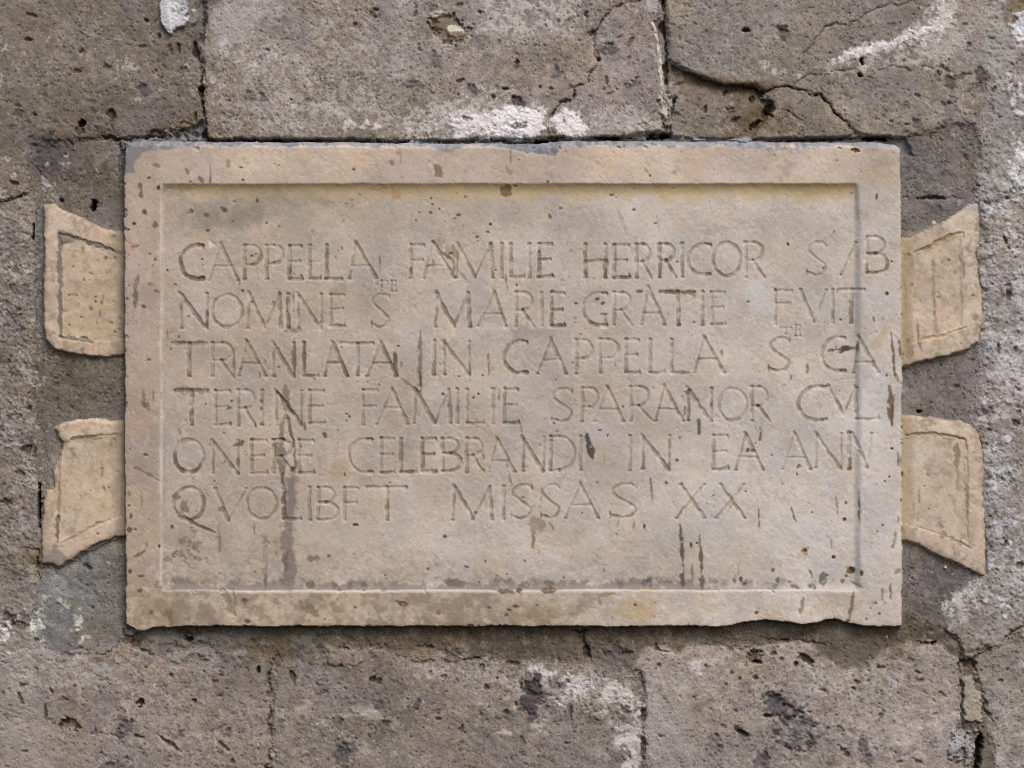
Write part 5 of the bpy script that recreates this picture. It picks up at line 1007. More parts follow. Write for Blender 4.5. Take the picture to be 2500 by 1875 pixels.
for i in range(620):
    x = rt.uniform(80, 2430); y = rt.uniform(350, 1530)
    s_ = rt.random() ** 3
    T.pit(x, y, 1.5 + 2.6 * s_, 1.3 + 1.8 * s_, rt.uniform(-1, 1), .4, rt.uniform(.15, .5), (108, 86, 60), .3, i % 6)
for i in range(70):
    x = rt.uniform(320, 2190); y = rt.uniform(470, 1430); l_ = rt.uniform(8, 40)
    T.streak([(x, y), (x + rt.uniform(-2, 2), y + l_)], rt.uniform(.8, 1.6), (132, 114, 96), rt.uniform(.2, .5), .3, 1.2, i % 5, brk=.6)
for (f, x, y, c) in (('R', 1470, 1405, (140, 96, 52)), ('R', 1830, 1560, (136, 92, 50)), ('K', 1190, 635, (120, 92, 50))):
    T.blob(*pt(f, x, y), 9, 8, c, .55, 0, .6, .6, (9, 16), 2)

# grime on the ears: rims, blotches, and by the slab with its shade painted in
eo = np.maximum.reduce([e_[0] for e_ in EARS])
nm_ = (~MAIN).astype(F32)
T.mix(AL, nm_ * .6 * ss(15, 2, eo + 5 * np.clip(T.fb((9, 16, 30), 10), -2, 2)), (140, 124, 106))
T.mix(AL, nm_ * .5 * ss(.5, 1.5, T.fb((9, 16, 30), 11)) , (142, 124, 104))
T.mix(AL, nm_ * .45 * ss(.5, 1.5, T.fb((16, 30, 60), 12)), (196, 166, 146))
T.mix(AL, nm_ * .5 * ss(.6, 1.5, T.fb((9, 16, 60), 13)), (212, 194, 172))
T.mix(AL, nm_ * .5 * ss(2250, 2215, TX + 4 * np.clip(T.n(30, 7), -2, 2)) * (TX > 2000), (158, 138, 108))
T.mix(AL, nm_ * .5 * ss(258, 296, TX + 4 * np.clip(T.n(30, 7), -2, 2)) * (TX < 400), (140, 122, 102))
# light on the sunk field's left arris painted pale, dark line beside it; nicks along every edge
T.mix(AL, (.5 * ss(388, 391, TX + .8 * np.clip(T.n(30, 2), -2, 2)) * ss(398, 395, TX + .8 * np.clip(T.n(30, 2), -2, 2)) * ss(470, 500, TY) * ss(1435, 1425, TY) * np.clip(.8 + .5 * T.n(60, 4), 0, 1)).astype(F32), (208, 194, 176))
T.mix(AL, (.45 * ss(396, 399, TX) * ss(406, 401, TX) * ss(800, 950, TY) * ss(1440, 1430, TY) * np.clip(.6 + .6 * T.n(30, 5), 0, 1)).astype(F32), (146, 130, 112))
T.mix(AL, (.35 * ss(301, 303, TX) * ss(316, 305, TX) * np.clip(.5 + .7 * T.n(30, 6), 0, 1) * (TY > 420)).astype(F32) * MAIN, (150, 130, 112))
for i in range(90):
    q_ = rt.random()
    if q_ < .3: x, y = rt.uniform(310, 2200), 1531
    elif q_ < .5: x, y = rt.uniform(330, 2190), rt.choice((1442, 360))
    elif q_ < .75: x, y = 304, rt.uniform(430, 1520)
    else: x, y = 2203, rt.uniform(380, 1520)
    T.pit(x, y + rt.uniform(-2, 2), rt.uniform(2, 8), rt.uniform(1.5, 4), rt.uniform(-.3, .3) + (1.57 if x in (304, 2203) else 0), rt.uniform(.8, 3), rt.uniform(.1, .5),
          rt.choice(((205, 190, 172), (150, 130, 110), (120, 102, 84))), .5, i % 6)
# ---- lines cut round the ears
def cut(P, w_, d_, c_, a_):
    T.streak(P, w_, c_, a_, d_, 1.0, 2)


MG = (119, 108, 97)
cut(pts('I', 522, 450, 526, 800, 524, 1100, 535, 1370), 5.6, 2.2, MG, .9)
cut(pts('I', 520, 440, 700, 490, 880, 550, 1020, 600), 4.2, 2.0, MG, .85)
T.patch(pts('I', 500, 400, 640, 450, 700, 490, 600, 530, 550, 560, 505, 560), MG, .8, 2, 3, 0, 2, -.6)
cut(pts('I', 525, 1375, 640, 1385, 740, 1400, 830, 1420), 5.4, 2.0, MG, .9)
cut(pts('I', 830, 1400, 950, 1395, 1090, 1390), 2.4, .8, (150, 132, 104), .5)
T.blob(*pt('I', 580, 1130), 9, 5, MG, .7, 0, .4, .4); T.blob(*pt('I', 735, 1470), 5, 13, MG, .7, 0, .5, .4)
cut(pts('J', 530, 480, 522, 700, 520, 1000, 516, 1180), 3.0, 1.6, (136, 112, 84), .8)
cut(pts('J', 514, 1150, 500, 1390), 5.0, 2.0, (112, 94, 80), .8)
cut(pts('J', 620, 455, 740, 435, 860, 425), 3.6, 1.6, (122, 104, 76), .8)
cut(pts('J', 860, 428, 1090, 405), 2.2, 1.2, (156, 132, 100), .6)
cut(pts('J', 525, 1395, 640, 1340, 800, 1250, 980, 1180), 2.8, 1.6, (138, 116, 88), .65)
cut(pts('K', 1235, 615, 1380, 555, 1500, 490, 1660, 425), 3.2, 2.0, (146, 124, 84), .75)
cut(pts('K', 1660, 425, 1668, 480), 2.2, 1.4, (118, 100, 78), .7)
cut(pts('K', 1220, 1418, 1400, 1380, 1560, 1335, 1700, 1290), 3.2, 2.0, (160, 138, 104), .65)
cut(pts('L', 1150, 410, 1350, 405, 1520, 420, 1690, 450), 3.2, 2.0, (158, 134, 98), .65)
cut(pts('L', 1700, 460, 1712, 800, 1705, 1100, 1720, 1380), 2.6, 1.4, (162, 140, 110), .5)
cut(pts('L', 1190, 1225, 1400, 1290, 1600, 1360, 1740, 1440), 2.8, 1.6, (156, 134, 108), .6)
# fields of the ears lie a little lower than their rims
T.patch(pts('I', 535, 520, 700, 505, 900, 570, 1090, 620, 1090, 1385, 820, 1400, 550, 1360), (184, 162, 134), .25, 1, 4, 0, 2, -1.9)
T.patch(pts('J', 530, 480, 860, 440, 1090, 415, 1090, 1150, 900, 1210, 520, 1380), (190, 168, 138), .25, 1, 4, 0, 2, -1.9)
T.patch(pts('K', 1235, 625, 1380, 570, 1650, 445, 1665, 1280, 1400, 1370, 1235, 1410), (192, 172, 146), .2, 1, 4, 0, 2, -1.9)
T.patch(pts('L', 1150, 420, 1350, 415, 1690, 455, 1705, 1380, 1400, 1280, 1150, 1215), (188, 172, 148), .2, 1, 4, 0, 2, -1.9)
# mortar smeared over ear edges
T.patch(pts('I', 340, 160, 430, 150, 470, 200, 400, 300, 372, 400, 350, 420), (150, 140, 126), .7, 4, 6, 0, 2)
T.patch(pts('J', 340, 1560, 470, 1420, 540, 1480, 600, 1570, 520, 1660, 340, 1640), (132, 120, 108), .8, 4, 8, 0, 2)
T.patch(pts('J', 340, 960, 380, 980, 420, 1200, 400, 1500, 340, 1560), (158, 140, 122), .6, 4, 8, 0, 2)
T.patch(pts('J', 470, 360, 560, 290, 640, 270, 620, 300, 560, 350, 500, 400), (150, 142, 126), .7, 3, 5, .2, 2)
T.patch(pts('K', 1740, 140, 1830, 140, 1830, 230, 1760, 240, 1690, 250), (160, 152, 148), .65, 4, 6, 0, 2)
T.patch(pts('L', 1400, 240, 1620, 270, 1780, 330, 1840, 420, 1740, 360, 1600, 300, 1400, 268), (142, 128, 120), .65, 3, 4, 0, 2)
# slab's shadow painted on the left ears along the joint
T.mix(AL, (.65 * ss(272, 297, TX + 2 * np.clip(T.n(30, 4), -2, 2)) * ss(306, 302, TX)).astype(F32) * (~MAIN), (134, 116, 98))
T.mix(AL, (.4 * ss(2204, 2207, TX) * ss(2240, 2212, TX)).astype(F32) * (~MAIN), (164, 142, 108))

# ---- the inscription
LET = []          # (letter, [strokes], tone)


def S_(f, x0, y0, x1, y1, w0=1.0, w1=None):
    return ([pt(f, x0, y0), pt(f, x1, y1)], w0, w1 if w1 is not None else w0)


def arc(f, cx, cy, rx, ry, a0, a1, w=1.0, n=14):
    P = []
    for i in range(n + 1):
        a = math.radians(a0 + (a1 - a0) * i / n)
        P.append(pt(f, cx + rx * math.cos(a), cy + ry * math.sin(a)))
    return (P, w, w)


def letter(f, g, x0, x1, y0, y1, tone=.5, **k):
    W_, H_ = x1 - x0, y1 - y0
    st = 1.0; th = .72; o = []
    serif = 14 if f not in 'OR' else 12

    def sf(x, y, l=1, r_=1):
        o.append(S_(f, x - serif * l, y, x + serif * r_, y, .45))
    if g == 'I':
        xm = (x0 + x1) / 2; o.append(S_(f, xm, y0, xm, y1, st)); sf(xm, y0); sf(xm, y1)
    elif g in 'EF':
        o.append(S_(f, x0, y0, x0, y1, st)); o.append(S_(f, x0, y0, x1 - 6, y0 + 3, th, .85)); o.append(S_(f, x1 - 6, y0, x1, y0 + 22, .5))
        ym = y0 + H_ * k.get('m', .47); o.append(S_(f, x0, ym, x0 + W_ * .85, ym, th * .9)); o.append(S_(f, x0 + W_ * .85, ym - 14, x0 + W_ * .86, ym + 14, .4))
        if g == 'E': o.append(S_(f, x0, y1, x1, y1, th, .95)); o.append(S_(f, x1, y1 - 26, x1 + 4, y1, .5)); sf(x0, y1, 1, 0)
        else: sf(x0, y1)
        sf(x0, y0, 1, 0)
    elif g == 'L':
        o.append(S_(f, x0, y0, x0, y1, st)); sf(x0, y0); o.append(S_(f, x0, y1, x1, y1, th, .95)); o.append(S_(f, x1, y1 - 26, x1 + 4, y1, .5)); sf(x0, y1, 1, 0)
        if k.get('m'): o.append(S_(f, x0, y0 + H_ * .48, x1, y0 + H_ * .48, .5))
    elif g == 'T':
        xm = (x0 + x1) / 2 if 's' not in k else k['s']
        o.append(S_(f, xm, y0, xm, y1, st)); o.append(S_(f, x0, y0, x1, y0, .85)); sf(xm, y1)
        o.append(S_(f, x0, y0, x0 - 3, y0 + 22, .5)); o.append(S_(f, x1, y0, x1 + 3, y0 + 24, .5))
    elif g == 'H':
        o.append(S_(f, x0, y0, x0, y1, st)); o.append(S_(f, x1, y0, x1, y1, st)); o.append(S_(f, x0, y0 + H_ * .5, x1, y0 + H_ * .48, .7))
        for q in (x0, x1): sf(q, y0); sf(q, y1)
    elif g == 'N':
        o.append(S_(f, x0, y0 + H_ * .06, x0, y1, .75)); o.append(S_(f, x0 - 14, y0 - 6, x1 - 4, y1 + 6, 1.05)); o.append(S_(f, x1, y0, x1, y1, .75))
        sf(x0, y1); sf(x1, y0)
    elif g == 'M':
        xm = x0 + W_ * k.get('v', .52)
        o.append(S_(f, x0 + W_ * .05, y0 + 8, x0, y1, .75)); o.append(S_(f, x0 + W_ * .02, y0 - 8, xm, y1 - 3, 1.05))
        o.append(S_(f, xm, y1, x1 - W_ * .05, y0, .72)); o.append(S_(f, x1 - W_ * .06, y0, x1, y1, 1.0)); sf(x0, y1); sf(x1, y1)
    elif g == 'A':
        ax = k['a']; yb = k.get('b', y0 + H_ * .62)
        o.append(S_(f, ax, y0 - 4, x0, y1, .68)); o.append(S_(f, ax - 6, y0 - 16, x1, y1, 1.02))
        t1 = (yb - y0) / H_
        o.append(S_(f, ax + (x0 - ax) * t1, yb, ax + (x1 - ax) * t1, yb, .6)); sf(x0, y1); sf(x1, y1)
    elif g == 'V':
        b = k.get('b', (x0 + x1) / 2)
        if not k.get('worn'): o.append(S_(f, x0, y0, b, y1, 1.0)); sf(x0, y0)
        o.append(S_(f, x1, y0, b, y1, .68)); sf(x1, y0)
    elif g == 'X':
        o.append(S_(f, x0, y0, x1, y1, 1.0)); o.append(S_(f, x1, y0, x0 - 30, y1, .8))
        for (q, y_) in ((x0, y0), (x1, y0), (x0 - 30, y1), (x1, y1)): sf(q, y_)
    elif g in 'PR':
        hb = H_ * k.get('h', .55)
        o.append(S_(f, x0, y0, x0, y1, st)); sf(x0, y1); o.append(S_(f, x0 - 14, y0, x0 + W_ * .45, y0, .72))
        bw = (x1 - x0) if g == 'P' else (x1 - x0) * k.get('bw', .86)
        o.append(arc(f, x0 + bw * .45, y0 + hb / 2, bw * .55, hb / 2, -90, 90, .9)); o.append(S_(f, x0 + bw * .45, y0 + hb, x0 + 6, y0 + hb, .6))
        if g == 'R': o.append(S_(f, x0 + bw * .4, y0 + hb, x1, y1 + 4, .95, .6))
    elif g == 'B':
        o.append(S_(f, x0, y0, x0, y1, st)); sf(x0, y0, 1, 0); sf(x0, y1, 1, 0)
        for (a, b, ww) in ((y0, y0 + H_ * .47, .82), (y0 + H_ * .47, y1, 1.0)):
            bw = W_ * ww
            o.append(S_(f, x0, a, x0 + bw * .45, a, .7)); o.append(arc(f, x0 + bw * .45, (a + b) / 2, bw * .55, (b - a) / 2, -90, 90, .9)); o.append(S_(f, x0, b, x0 + bw * .45, b, .7))
    elif g == 'D':
        o.append(S_(f, x0, y0, x0, y1, st)); sf(x0, y0, 1, 0); sf(x0, y1, 1, 0)
        o.append(S_(f, x0, y0, x0 + W_ * .35, y0, .7)); o.append(arc(f, x0 + W_ * .35, (y0 + y1) / 2, W_ * .65, H_ / 2, -90, 90, .95)); o.append(S_(f, x0, y1, x0 + W_ * .35, y1, .7))
    elif g in 'CG':
        o.append(arc(f, x0 + W_ * .78, (y0 + y1) / 2, W_ * .78, H_ / 2, 284, 84, .95, 20) if False else arc(f, x0 + W_ * .72, (y0 + y1) / 2, W_ * .72, H_ / 2, 292, 68, .95, 22))
        o.append(S_(f, x1, y0, x1 + 2, y0 + 34, .5)); o.append(S_(f, x0 + W_ * .8, y0 + 2, x1, y0 + 3, .7)); o.append(S_(f, x0 + W_ * .85, y1 - 3, x1, y1 - 1, .9))
        if g == 'G': o.append(S_(f, x1 - 12, y0 + H_ * .68, x1 - 14, y1 - 6, .95)); o.append(S_(f, x1 - 46, y0 + H_ * .66, x1 + 8, y0 + H_ * .66, .6))
    elif g in 'OQ':
        o.append(arc(f, (x0 + x1) / 2, (y0 + y1) / 2, W_ / 2, H_ / 2, 0, 360, .9, 30))
        if g == 'Q': o.append((pts(f, x0 + W_ * .35, y1 - 22, x0 + W_ * .8, y1 + 55, x0 + W_ * 1.35, y1 + 118), 1.1, .5))
    elif g == 'S':
        h = H_ / 4
        P = pts(f, x1 - 8, y0 + h * .35, x1 - W_ * .2, y0, x0 + W_ * .42, y0 + 2, x0 + W_ * .12, y0 + h * .55, x0 + W_ * .10, y0 + h * 1.1, x0 + W_ * .34, y0 + h * 1.65,
                x0 + W_ * .66, y0 + h * 2.2, x0 + W_ * .93, y0 + h * 2.75, x0 + W_ * .95, y0 + h * 3.2, x0 + W_ * .78, y0 + h * 3.8, x0 + W_ * .45, y1, x0 + 6, y1 - h * .35)
        o.append((P, .8, .8)); o.append(S_(f, x0 + 4, y1 - h * .7, x0 + 4, y1, .5)); o.append(S_(f, x1 - 2, y0 - 3, x1 - 4, y0 + h * .6, .5))
    LET.append((g, o, tone))


L = letter
# CAPPELLA FAMILIE HERRICOR SVB
L('M', 'C', 220, 425, 215, 518, .85); L('M', 'A', 480, 735, 215, 535, .45, a=590, b=402); L('M', 'P', 800, 945, 218, 518, .6, h=.58); L('M', 'P', 998, 1145, 218, 518, .5, h=.55)
L('M', 'E', 1203, 1315, 220, 518, .8); L('M', 'L', 1385, 1480, 215, 518, .5, m=1); L('M', 'L', 1538, 1670, 215, 518, .65); L('M', 'A', 1740, 1985, 205, 515, .55, a=1803, b=400)
L('N', 'F', 232, 355, 212, 510, .5, m=.46); L('N', 'A', 345, 625, 200, 512, .4, a=430, b=402); L('N', 'M', 640, 970, 205, 508, .45, v=.51); L('N', 'I', 1035, 1065, 200, 510, .5)
L('N', 'L', 1135, 1250, 205, 500, .55); L('N', 'I', 1285, 1315, 205, 508, .4); L('N', 'E', 1388, 1508, 202, 500, .7); L('N', 'H', 1803, 1985, 205, 508, .8)
L('O', 'E', 0, 115, 180, 432, .75); L('O', 'R', 172, 290, 178, 435, .5, h=.52); L('O', 'R', 350, 480, 175, 430, .65, h=.5); L('O', 'I', 510, 538, 172, 430, .5); L('O', 'C', 568, 740, 178, 412, .55)
L('O', 'O', 762, 975, 165, 422, .5); L('O', 'R', 1015, 1165, 162, 430, .4, h=.52); L('O', 'S', 1485, 1640, 158, 415, .35); L('O', 'V', 1665, 1865, 160, 410, .4, b=1752, worn=1); L('O', 'B', 1948, 2110, 120, 398, .6)
# NOMINE S TE MARIE GRATIE FVIT
L('M', 'N', 225, 460, 650, 962, .85); L('M', 'O', 505, 780, 662, 955, .5); L('M', 'M', 830, 1128, 650, 962, .55, v=.5); L('M', 'I', 1175, 1205, 655, 965, .65); L('M', 'N', 1283, 1490, 655, 962, .5)
L('M', 'E', 1575, 1700, 660, 945, .45, m=.45); L('M', 'S', 1935, 2105, 655, 955, .55); L('M', 'T', 1978, 2088, 538, 625, .75); L('M', 'E', 2122, 2165, 532, 630, .75)
L('N', 'M', 455, 762, 650, 950, .7, v=.53); L('N', 'A', 838, 1085, 645, 945, .42, a=985, b=832); L('N', 'R', 1180, 1345, 640, 945, .5, h=.53); L('N', 'I', 1395, 1425, 642, 940, .5)
L('N', 'E', 1500, 1618, 645, 940, .85, m=.5); L('N', 'G', 1785, 1995, 645, 940, .6); L('O', 'R', 0, 140, 548, 800, .45, h=.54); L('O', 'A', 210, 388, 520, 798, .55, a=265, b=710)
L('O', 'T', 348, 618, 545, 798, .8, s=495); L('O', 'I', 665, 692, 545, 798, .5); L('O', 'E', 752, 855, 547, 795, .45); L('O', 'F', 1243, 1380, 532, 795, .45, m=.38); L('O', 'V', 1435, 1640, 527, 778, .45, b=1543)
L('O', 'I', 1672, 1700, 528, 785, .5); L('O', 'T', 1728, 1930, 530, 785, .6, s=1830)
# TRANLATA IN CAPPELLA S TE CA
L('M', 'T', 140, 460, 1098, 1395, .75, s=298); L('M', 'R', 508, 700, 1095, 1395, .5, h=.52, bw=.95); L('M', 'A', 750, 985, 1090, 1395, .5, a=820, b=1280); L('M', 'N', 1060, 1245, 1095, 1395, .6)
L('M', 'L', 1332, 1455, 1095, 1392, .7); L('M', 'A', 1520, 1725, 1095, 1392, .75, a=1590, b=1272); L('M', 'T', 1660, 1955, 1098, 1392, .6, s=1818); L('M', 'A', 1905, 2165, 1100, 1392, .7, a=2025, b=1277)
L('N', 'I', 425, 455, 1080, 1385, .6); L('N', 'N', 535, 758, 1085, 1380, .6); L('N', 'C', 1072, 1280, 1080, 1370, .65); L('N', 'A', 1375, 1628, 1075, 1372, .6, a=1495, b=1248)
L('N', 'P', 1722, 1868, 1068, 1372, .45, h=.55); L('N', 'P', 1938, 2098, 1065, 1365, .4, h=.55); L('O', 'E', 88, 193, 912, 1168, .5); L('O', 'L', 275, 388, 912, 1168, .45); L('O', 'L', 443, 570, 912, 1170, .5)
L('O', 'A', 615, 848, 905, 1170, .55, a=695, b=1062); L('O', 'S', 1188, 1355, 902, 1158, .5); L('O', 'T', 1285, 1370, 822, 868, .6); L('O', 'E', 1402, 1438, 800, 885, .55); L('O', 'C', 1600, 1782, 897, 1160, .5)
L('O', 'A', 1845, 2035, 905, 1170, .5, a=1890, b=1088)
# TERINE FAMILIE SPARANOR CVL
L('P', 'T', 168, 462, 195, 505, .85, s=322); L('P', 'E', 535, 665, 200, 505, .5); L('P', 'R', 740, 895, 195, 512, .45, h=.5, bw=.95); L('P', 'I', 940, 970, 200, 510, .55); L('P', 'N', 1085, 1310, 200, 505, .5)
L('P', 'E', 1385, 1520, 198, 492, .45); L('P', 'F', 1865, 2000, 192, 505, .5); L('P', 'A', 1990, 2262, 195, 498, .5, a=2130, b=352); L('Q', 'M', 262, 590, 190, 492, .55, v=.57); L('Q', 'I', 635, 665, 185, 492, .5)
L('Q', 'L', 738, 882, 188, 490, .5); L('Q', 'I', 955, 985, 185, 492, .5); L('Q', 'E', 1075, 1200, 185, 488, .65); L('Q', 'S', 1495, 1690, 178, 478, .5); L('Q', 'P', 1775, 1920, 178, 475, .4, h=.56)
L('Q', 'A', 1893, 2145, 180, 475, .35, a=2008, b=365); L('R', 'R', 128, 300, 140, 405, .45, h=.55, bw=.8); L('R', 'A', 320, 530, 145, 405, .55, a=388, b=310); L('R', 'N', 572, 750, 150, 400, .65)
L('R', 'O', 805, 1022, 155, 402, .45); L('R', 'R', 1062, 1200, 142, 400, .5, h=.56); L('R', 'C', 1420, 1635, 140, 400, .6); L('R', 'V', 1650, 1860, 132, 358, .5, b=1772); L('R', 'L', 1870, 2040, 150, 388, .42)
# ONERE CELEBRANDI IN EA ANN
L('P', 'O', 168, 430, 640, 935, .85); L('P', 'N', 515, 740, 650, 942, .55); L('P', 'E', 860, 1000, 645, 942, .5); L('P', 'R', 1062, 1245, 640, 940, .5, h=.5); L('P', 'E', 1285, 1422, 645, 940, .5)
L('P', 'C', 1740, 1945, 632, 940, .55); L('P', 'E', 2030, 2148, 630, 935, .5); L('Q', 'L', 142, 280, 630, 930, .7); L('Q', 'E', 335, 460, 628, 928, .7); L('Q', 'B', 515, 685, 628, 920, .6)
L('Q', 'R', 735, 895, 630, 935, .55, h=.5); L('Q', 'A', 935, 1165, 640, 930, .45, a=1008, b=828); L('Q', 'N', 1245, 1428, 620, 922, .55); L('Q', 'D', 1490, 1710, 612, 918, .5); L('Q', 'I', 1740, 1770, 612, 915, .5)
L('R', 'I', 108, 135, 520, 785, .55); L('R', 'N', 222, 425, 520, 775, .55); L('R', 'E', 765, 880, 518, 778, .5); L('R', 'A', 938, 1150, 515, 782, .5, a=1015, b=680); L('R', 'A', 1300, 1515, 505, 775, .38, a=1392, b=685)
L('R', 'N', 1560, 1752, 500, 770, .4); L('R', 'I', 1800, 1828, 498, 772, .75); L('R', 'V', 1835, 1985, 498, 762, .5, b=1948)
# QVOLIBET MISSAS XX
L('P', 'Q', 155, 435, 1075, 1360, .85); L('P', 'V', 530, 815, 1080, 1372, .55, b=655); L('P', 'O', 818, 1085, 1075, 1355, .55); L('P', 'L', 1148, 1302, 1085, 1355, .7); L('P', 'I', 1370, 1398, 1070, 1365, .5)
L('P', 'B', 1462, 1640, 1072, 1360, .5); L('P', 'F', 1698, 1825, 1075, 1368, .5, m=.45); L('P', 'T', 1898, 2255, 1068, 1365, .6, s=2080); L('Q', 'M', 608, 960, 1060, 1358, .55, v=.52); L('Q', 'I', 1052, 1080, 1058, 1358, .5)
L('Q', 'S', 1130, 1325, 1050, 1350, .55); L('Q', 'S', 1400, 1575, 1045, 1345, .45); L('Q', 'A', 1622, 1915, 1050, 1348, .4, a=1760, b=1228); L('Q', 'S', 2025, 2265, 1042, 1342, .5)
L('R', 'X', 512, 695, 897, 1155, .5); L('R', 'X', 815, 1005, 895, 1155, .5)
LET.append(('mark', [S_('R', 1690, 95, 1760, 80, .5), S_('R', 1760, 80, 1870, 75, .6)], .4))

LID = np.zeros(T.H.shape, np.int16)
for li, (g_, strokes, tone) in enumerate(LET):
    ya_ = [p_[1] for s__ in strokes for p_ in s__[0]]; ly0, ly1 = min(ya_), max(ya_)
    for (P, w0, w1) in strokes:
        sl, dd, t = T.ld(P, pad=16, warp=.45, lam=(16, 30), k=(li % 4) + 1)
        hw = (3.9 + 1.9 * tone) * (.55 if ly1 - ly0 < 45 else 1) * (w0 + (w1 - w0) * t) * (1 + .13 * T.n(16, li % 5)[sl])
        hw = np.maximum(hw, 1.3)
        prof = np.clip(1 - dd / (hw + .8), 0, 1)
        dep_ = 1.3 * np.minimum(hw / 4.2, 1.25) * prof ** .7
        T.H[sl] -= np.where(prof > 0, dep_, 0)
        m = ss(hw + 1.2, hw - 1.6, dd)
        wear = np.clip(.75 + .35 * T.n(30, li % 6)[sl] + .3 * T.n(16, 3)[sl], .15, 1.3)
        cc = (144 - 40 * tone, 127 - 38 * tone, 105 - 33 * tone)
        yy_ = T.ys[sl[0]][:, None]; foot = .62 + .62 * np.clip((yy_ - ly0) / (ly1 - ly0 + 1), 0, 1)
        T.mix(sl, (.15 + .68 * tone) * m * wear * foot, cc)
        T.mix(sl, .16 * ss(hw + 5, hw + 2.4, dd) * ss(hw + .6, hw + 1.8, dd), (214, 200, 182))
        LID[sl] = np.where((prof > .12) & MAIN[sl], li + 1, LID[sl])

# ------------------------------------------------------------------ meshes
def s2l(c):
    c = np.clip(c / 255.0, 0, 1)
    return np.where(c <= .04045, c / 12.92, ((c + .055) / 1.055) ** 2.4)


def stone_material(name, grain, bump, gs):
    """grain and fine relief on top of the stone's own mineral colour"""
    m = bpy.data.materials.new(name); m.use_nodes = True
    t = m.node_tree; b = t.nodes['Principled BSDF']
    b.inputs['Roughness'].default_value = .88
    b.inputs['Specular IOR Level'].default_value = .25
    at = t.nodes.new('ShaderNodeAttribute'); at.attribute_name = 'mineral'
    tc = t.nodes.new('ShaderNodeTexCoord')
    n1 = t.nodes.new('ShaderNodeTexNoise'); n1.inputs['Scale'].default_value = gs; n1.inputs['Detail'].default_value = 6; n1.inputs['Roughness'].default_value = .72
    n2 = t.nodes.new('ShaderNodeTexNoise'); n2.inputs['Scale'].default_value = gs * 3.1; n2.inputs['Detail'].default_value = 3
    for n in (n1, n2): t.links.new(tc.outputs['Object'], n.inputs['Vector'])
    mr = t.nodes.new('ShaderNodeMapRange'); mr.inputs[1].default_value = .3; mr.inputs[2].default_value = .7
    mr.inputs[3].default_value = 1 - grain; mr.inputs[4].default_value = 1 + grain
    t.links.new(n1.outputs[0], mr.inputs[0])
    mr2 = t.nodes.new('ShaderNodeMapRange'); mr2.inputs[1].default_value = .3; mr2.inputs[2].default_value = .7
    mr2.inputs[3].default_value = 1 - grain * .6; mr2.inputs[4].default_value = 1 + grain * .6
    t.links.new(n2.outputs[0], mr2.inputs[0])
    mm = t.nodes.new('ShaderNodeMath'); mm.operation = 'MULTIPLY'
    t.links.new(mr.outputs[0], mm.inputs[0]); t.links.new(mr2.outputs[0], mm.inputs[1])
    vm = t.nodes.new('ShaderNodeVectorMath'); vm.operation = 'SCALE'
    t.links.new(at.outputs['Color'], vm.inputs[0]); t.links.new(mm.outputs[0], vm.inputs['Scale'])
    t.links.new(vm.outputs[0], b.inputs['Base Color'])
    bp = t.nodes.new('ShaderNodeBump'); bp.inputs['Distance'].default_value = bump; bp.inputs['Strength'].default_value = .8
    t.links.new(n1.outputs[0], bp.inputs['Height']); t.links.new(bp.outputs[0], b.inputs['Normal'])
    return m


M_TUFF = stone_material('tuff_and_mortar', .2, .0014, 420)
M_MARB = stone_material('marble', .05, .0002, 560)


def world(sheet, xs, ys, H, front):
    """metres; front = level the outline was read at"""
    f = (CAMD - front * .001) / CAMD
    x = (xs - 1250) * K * f; z = ZC + (937.5 - ys) * K * f
    return x, -H * .001, z


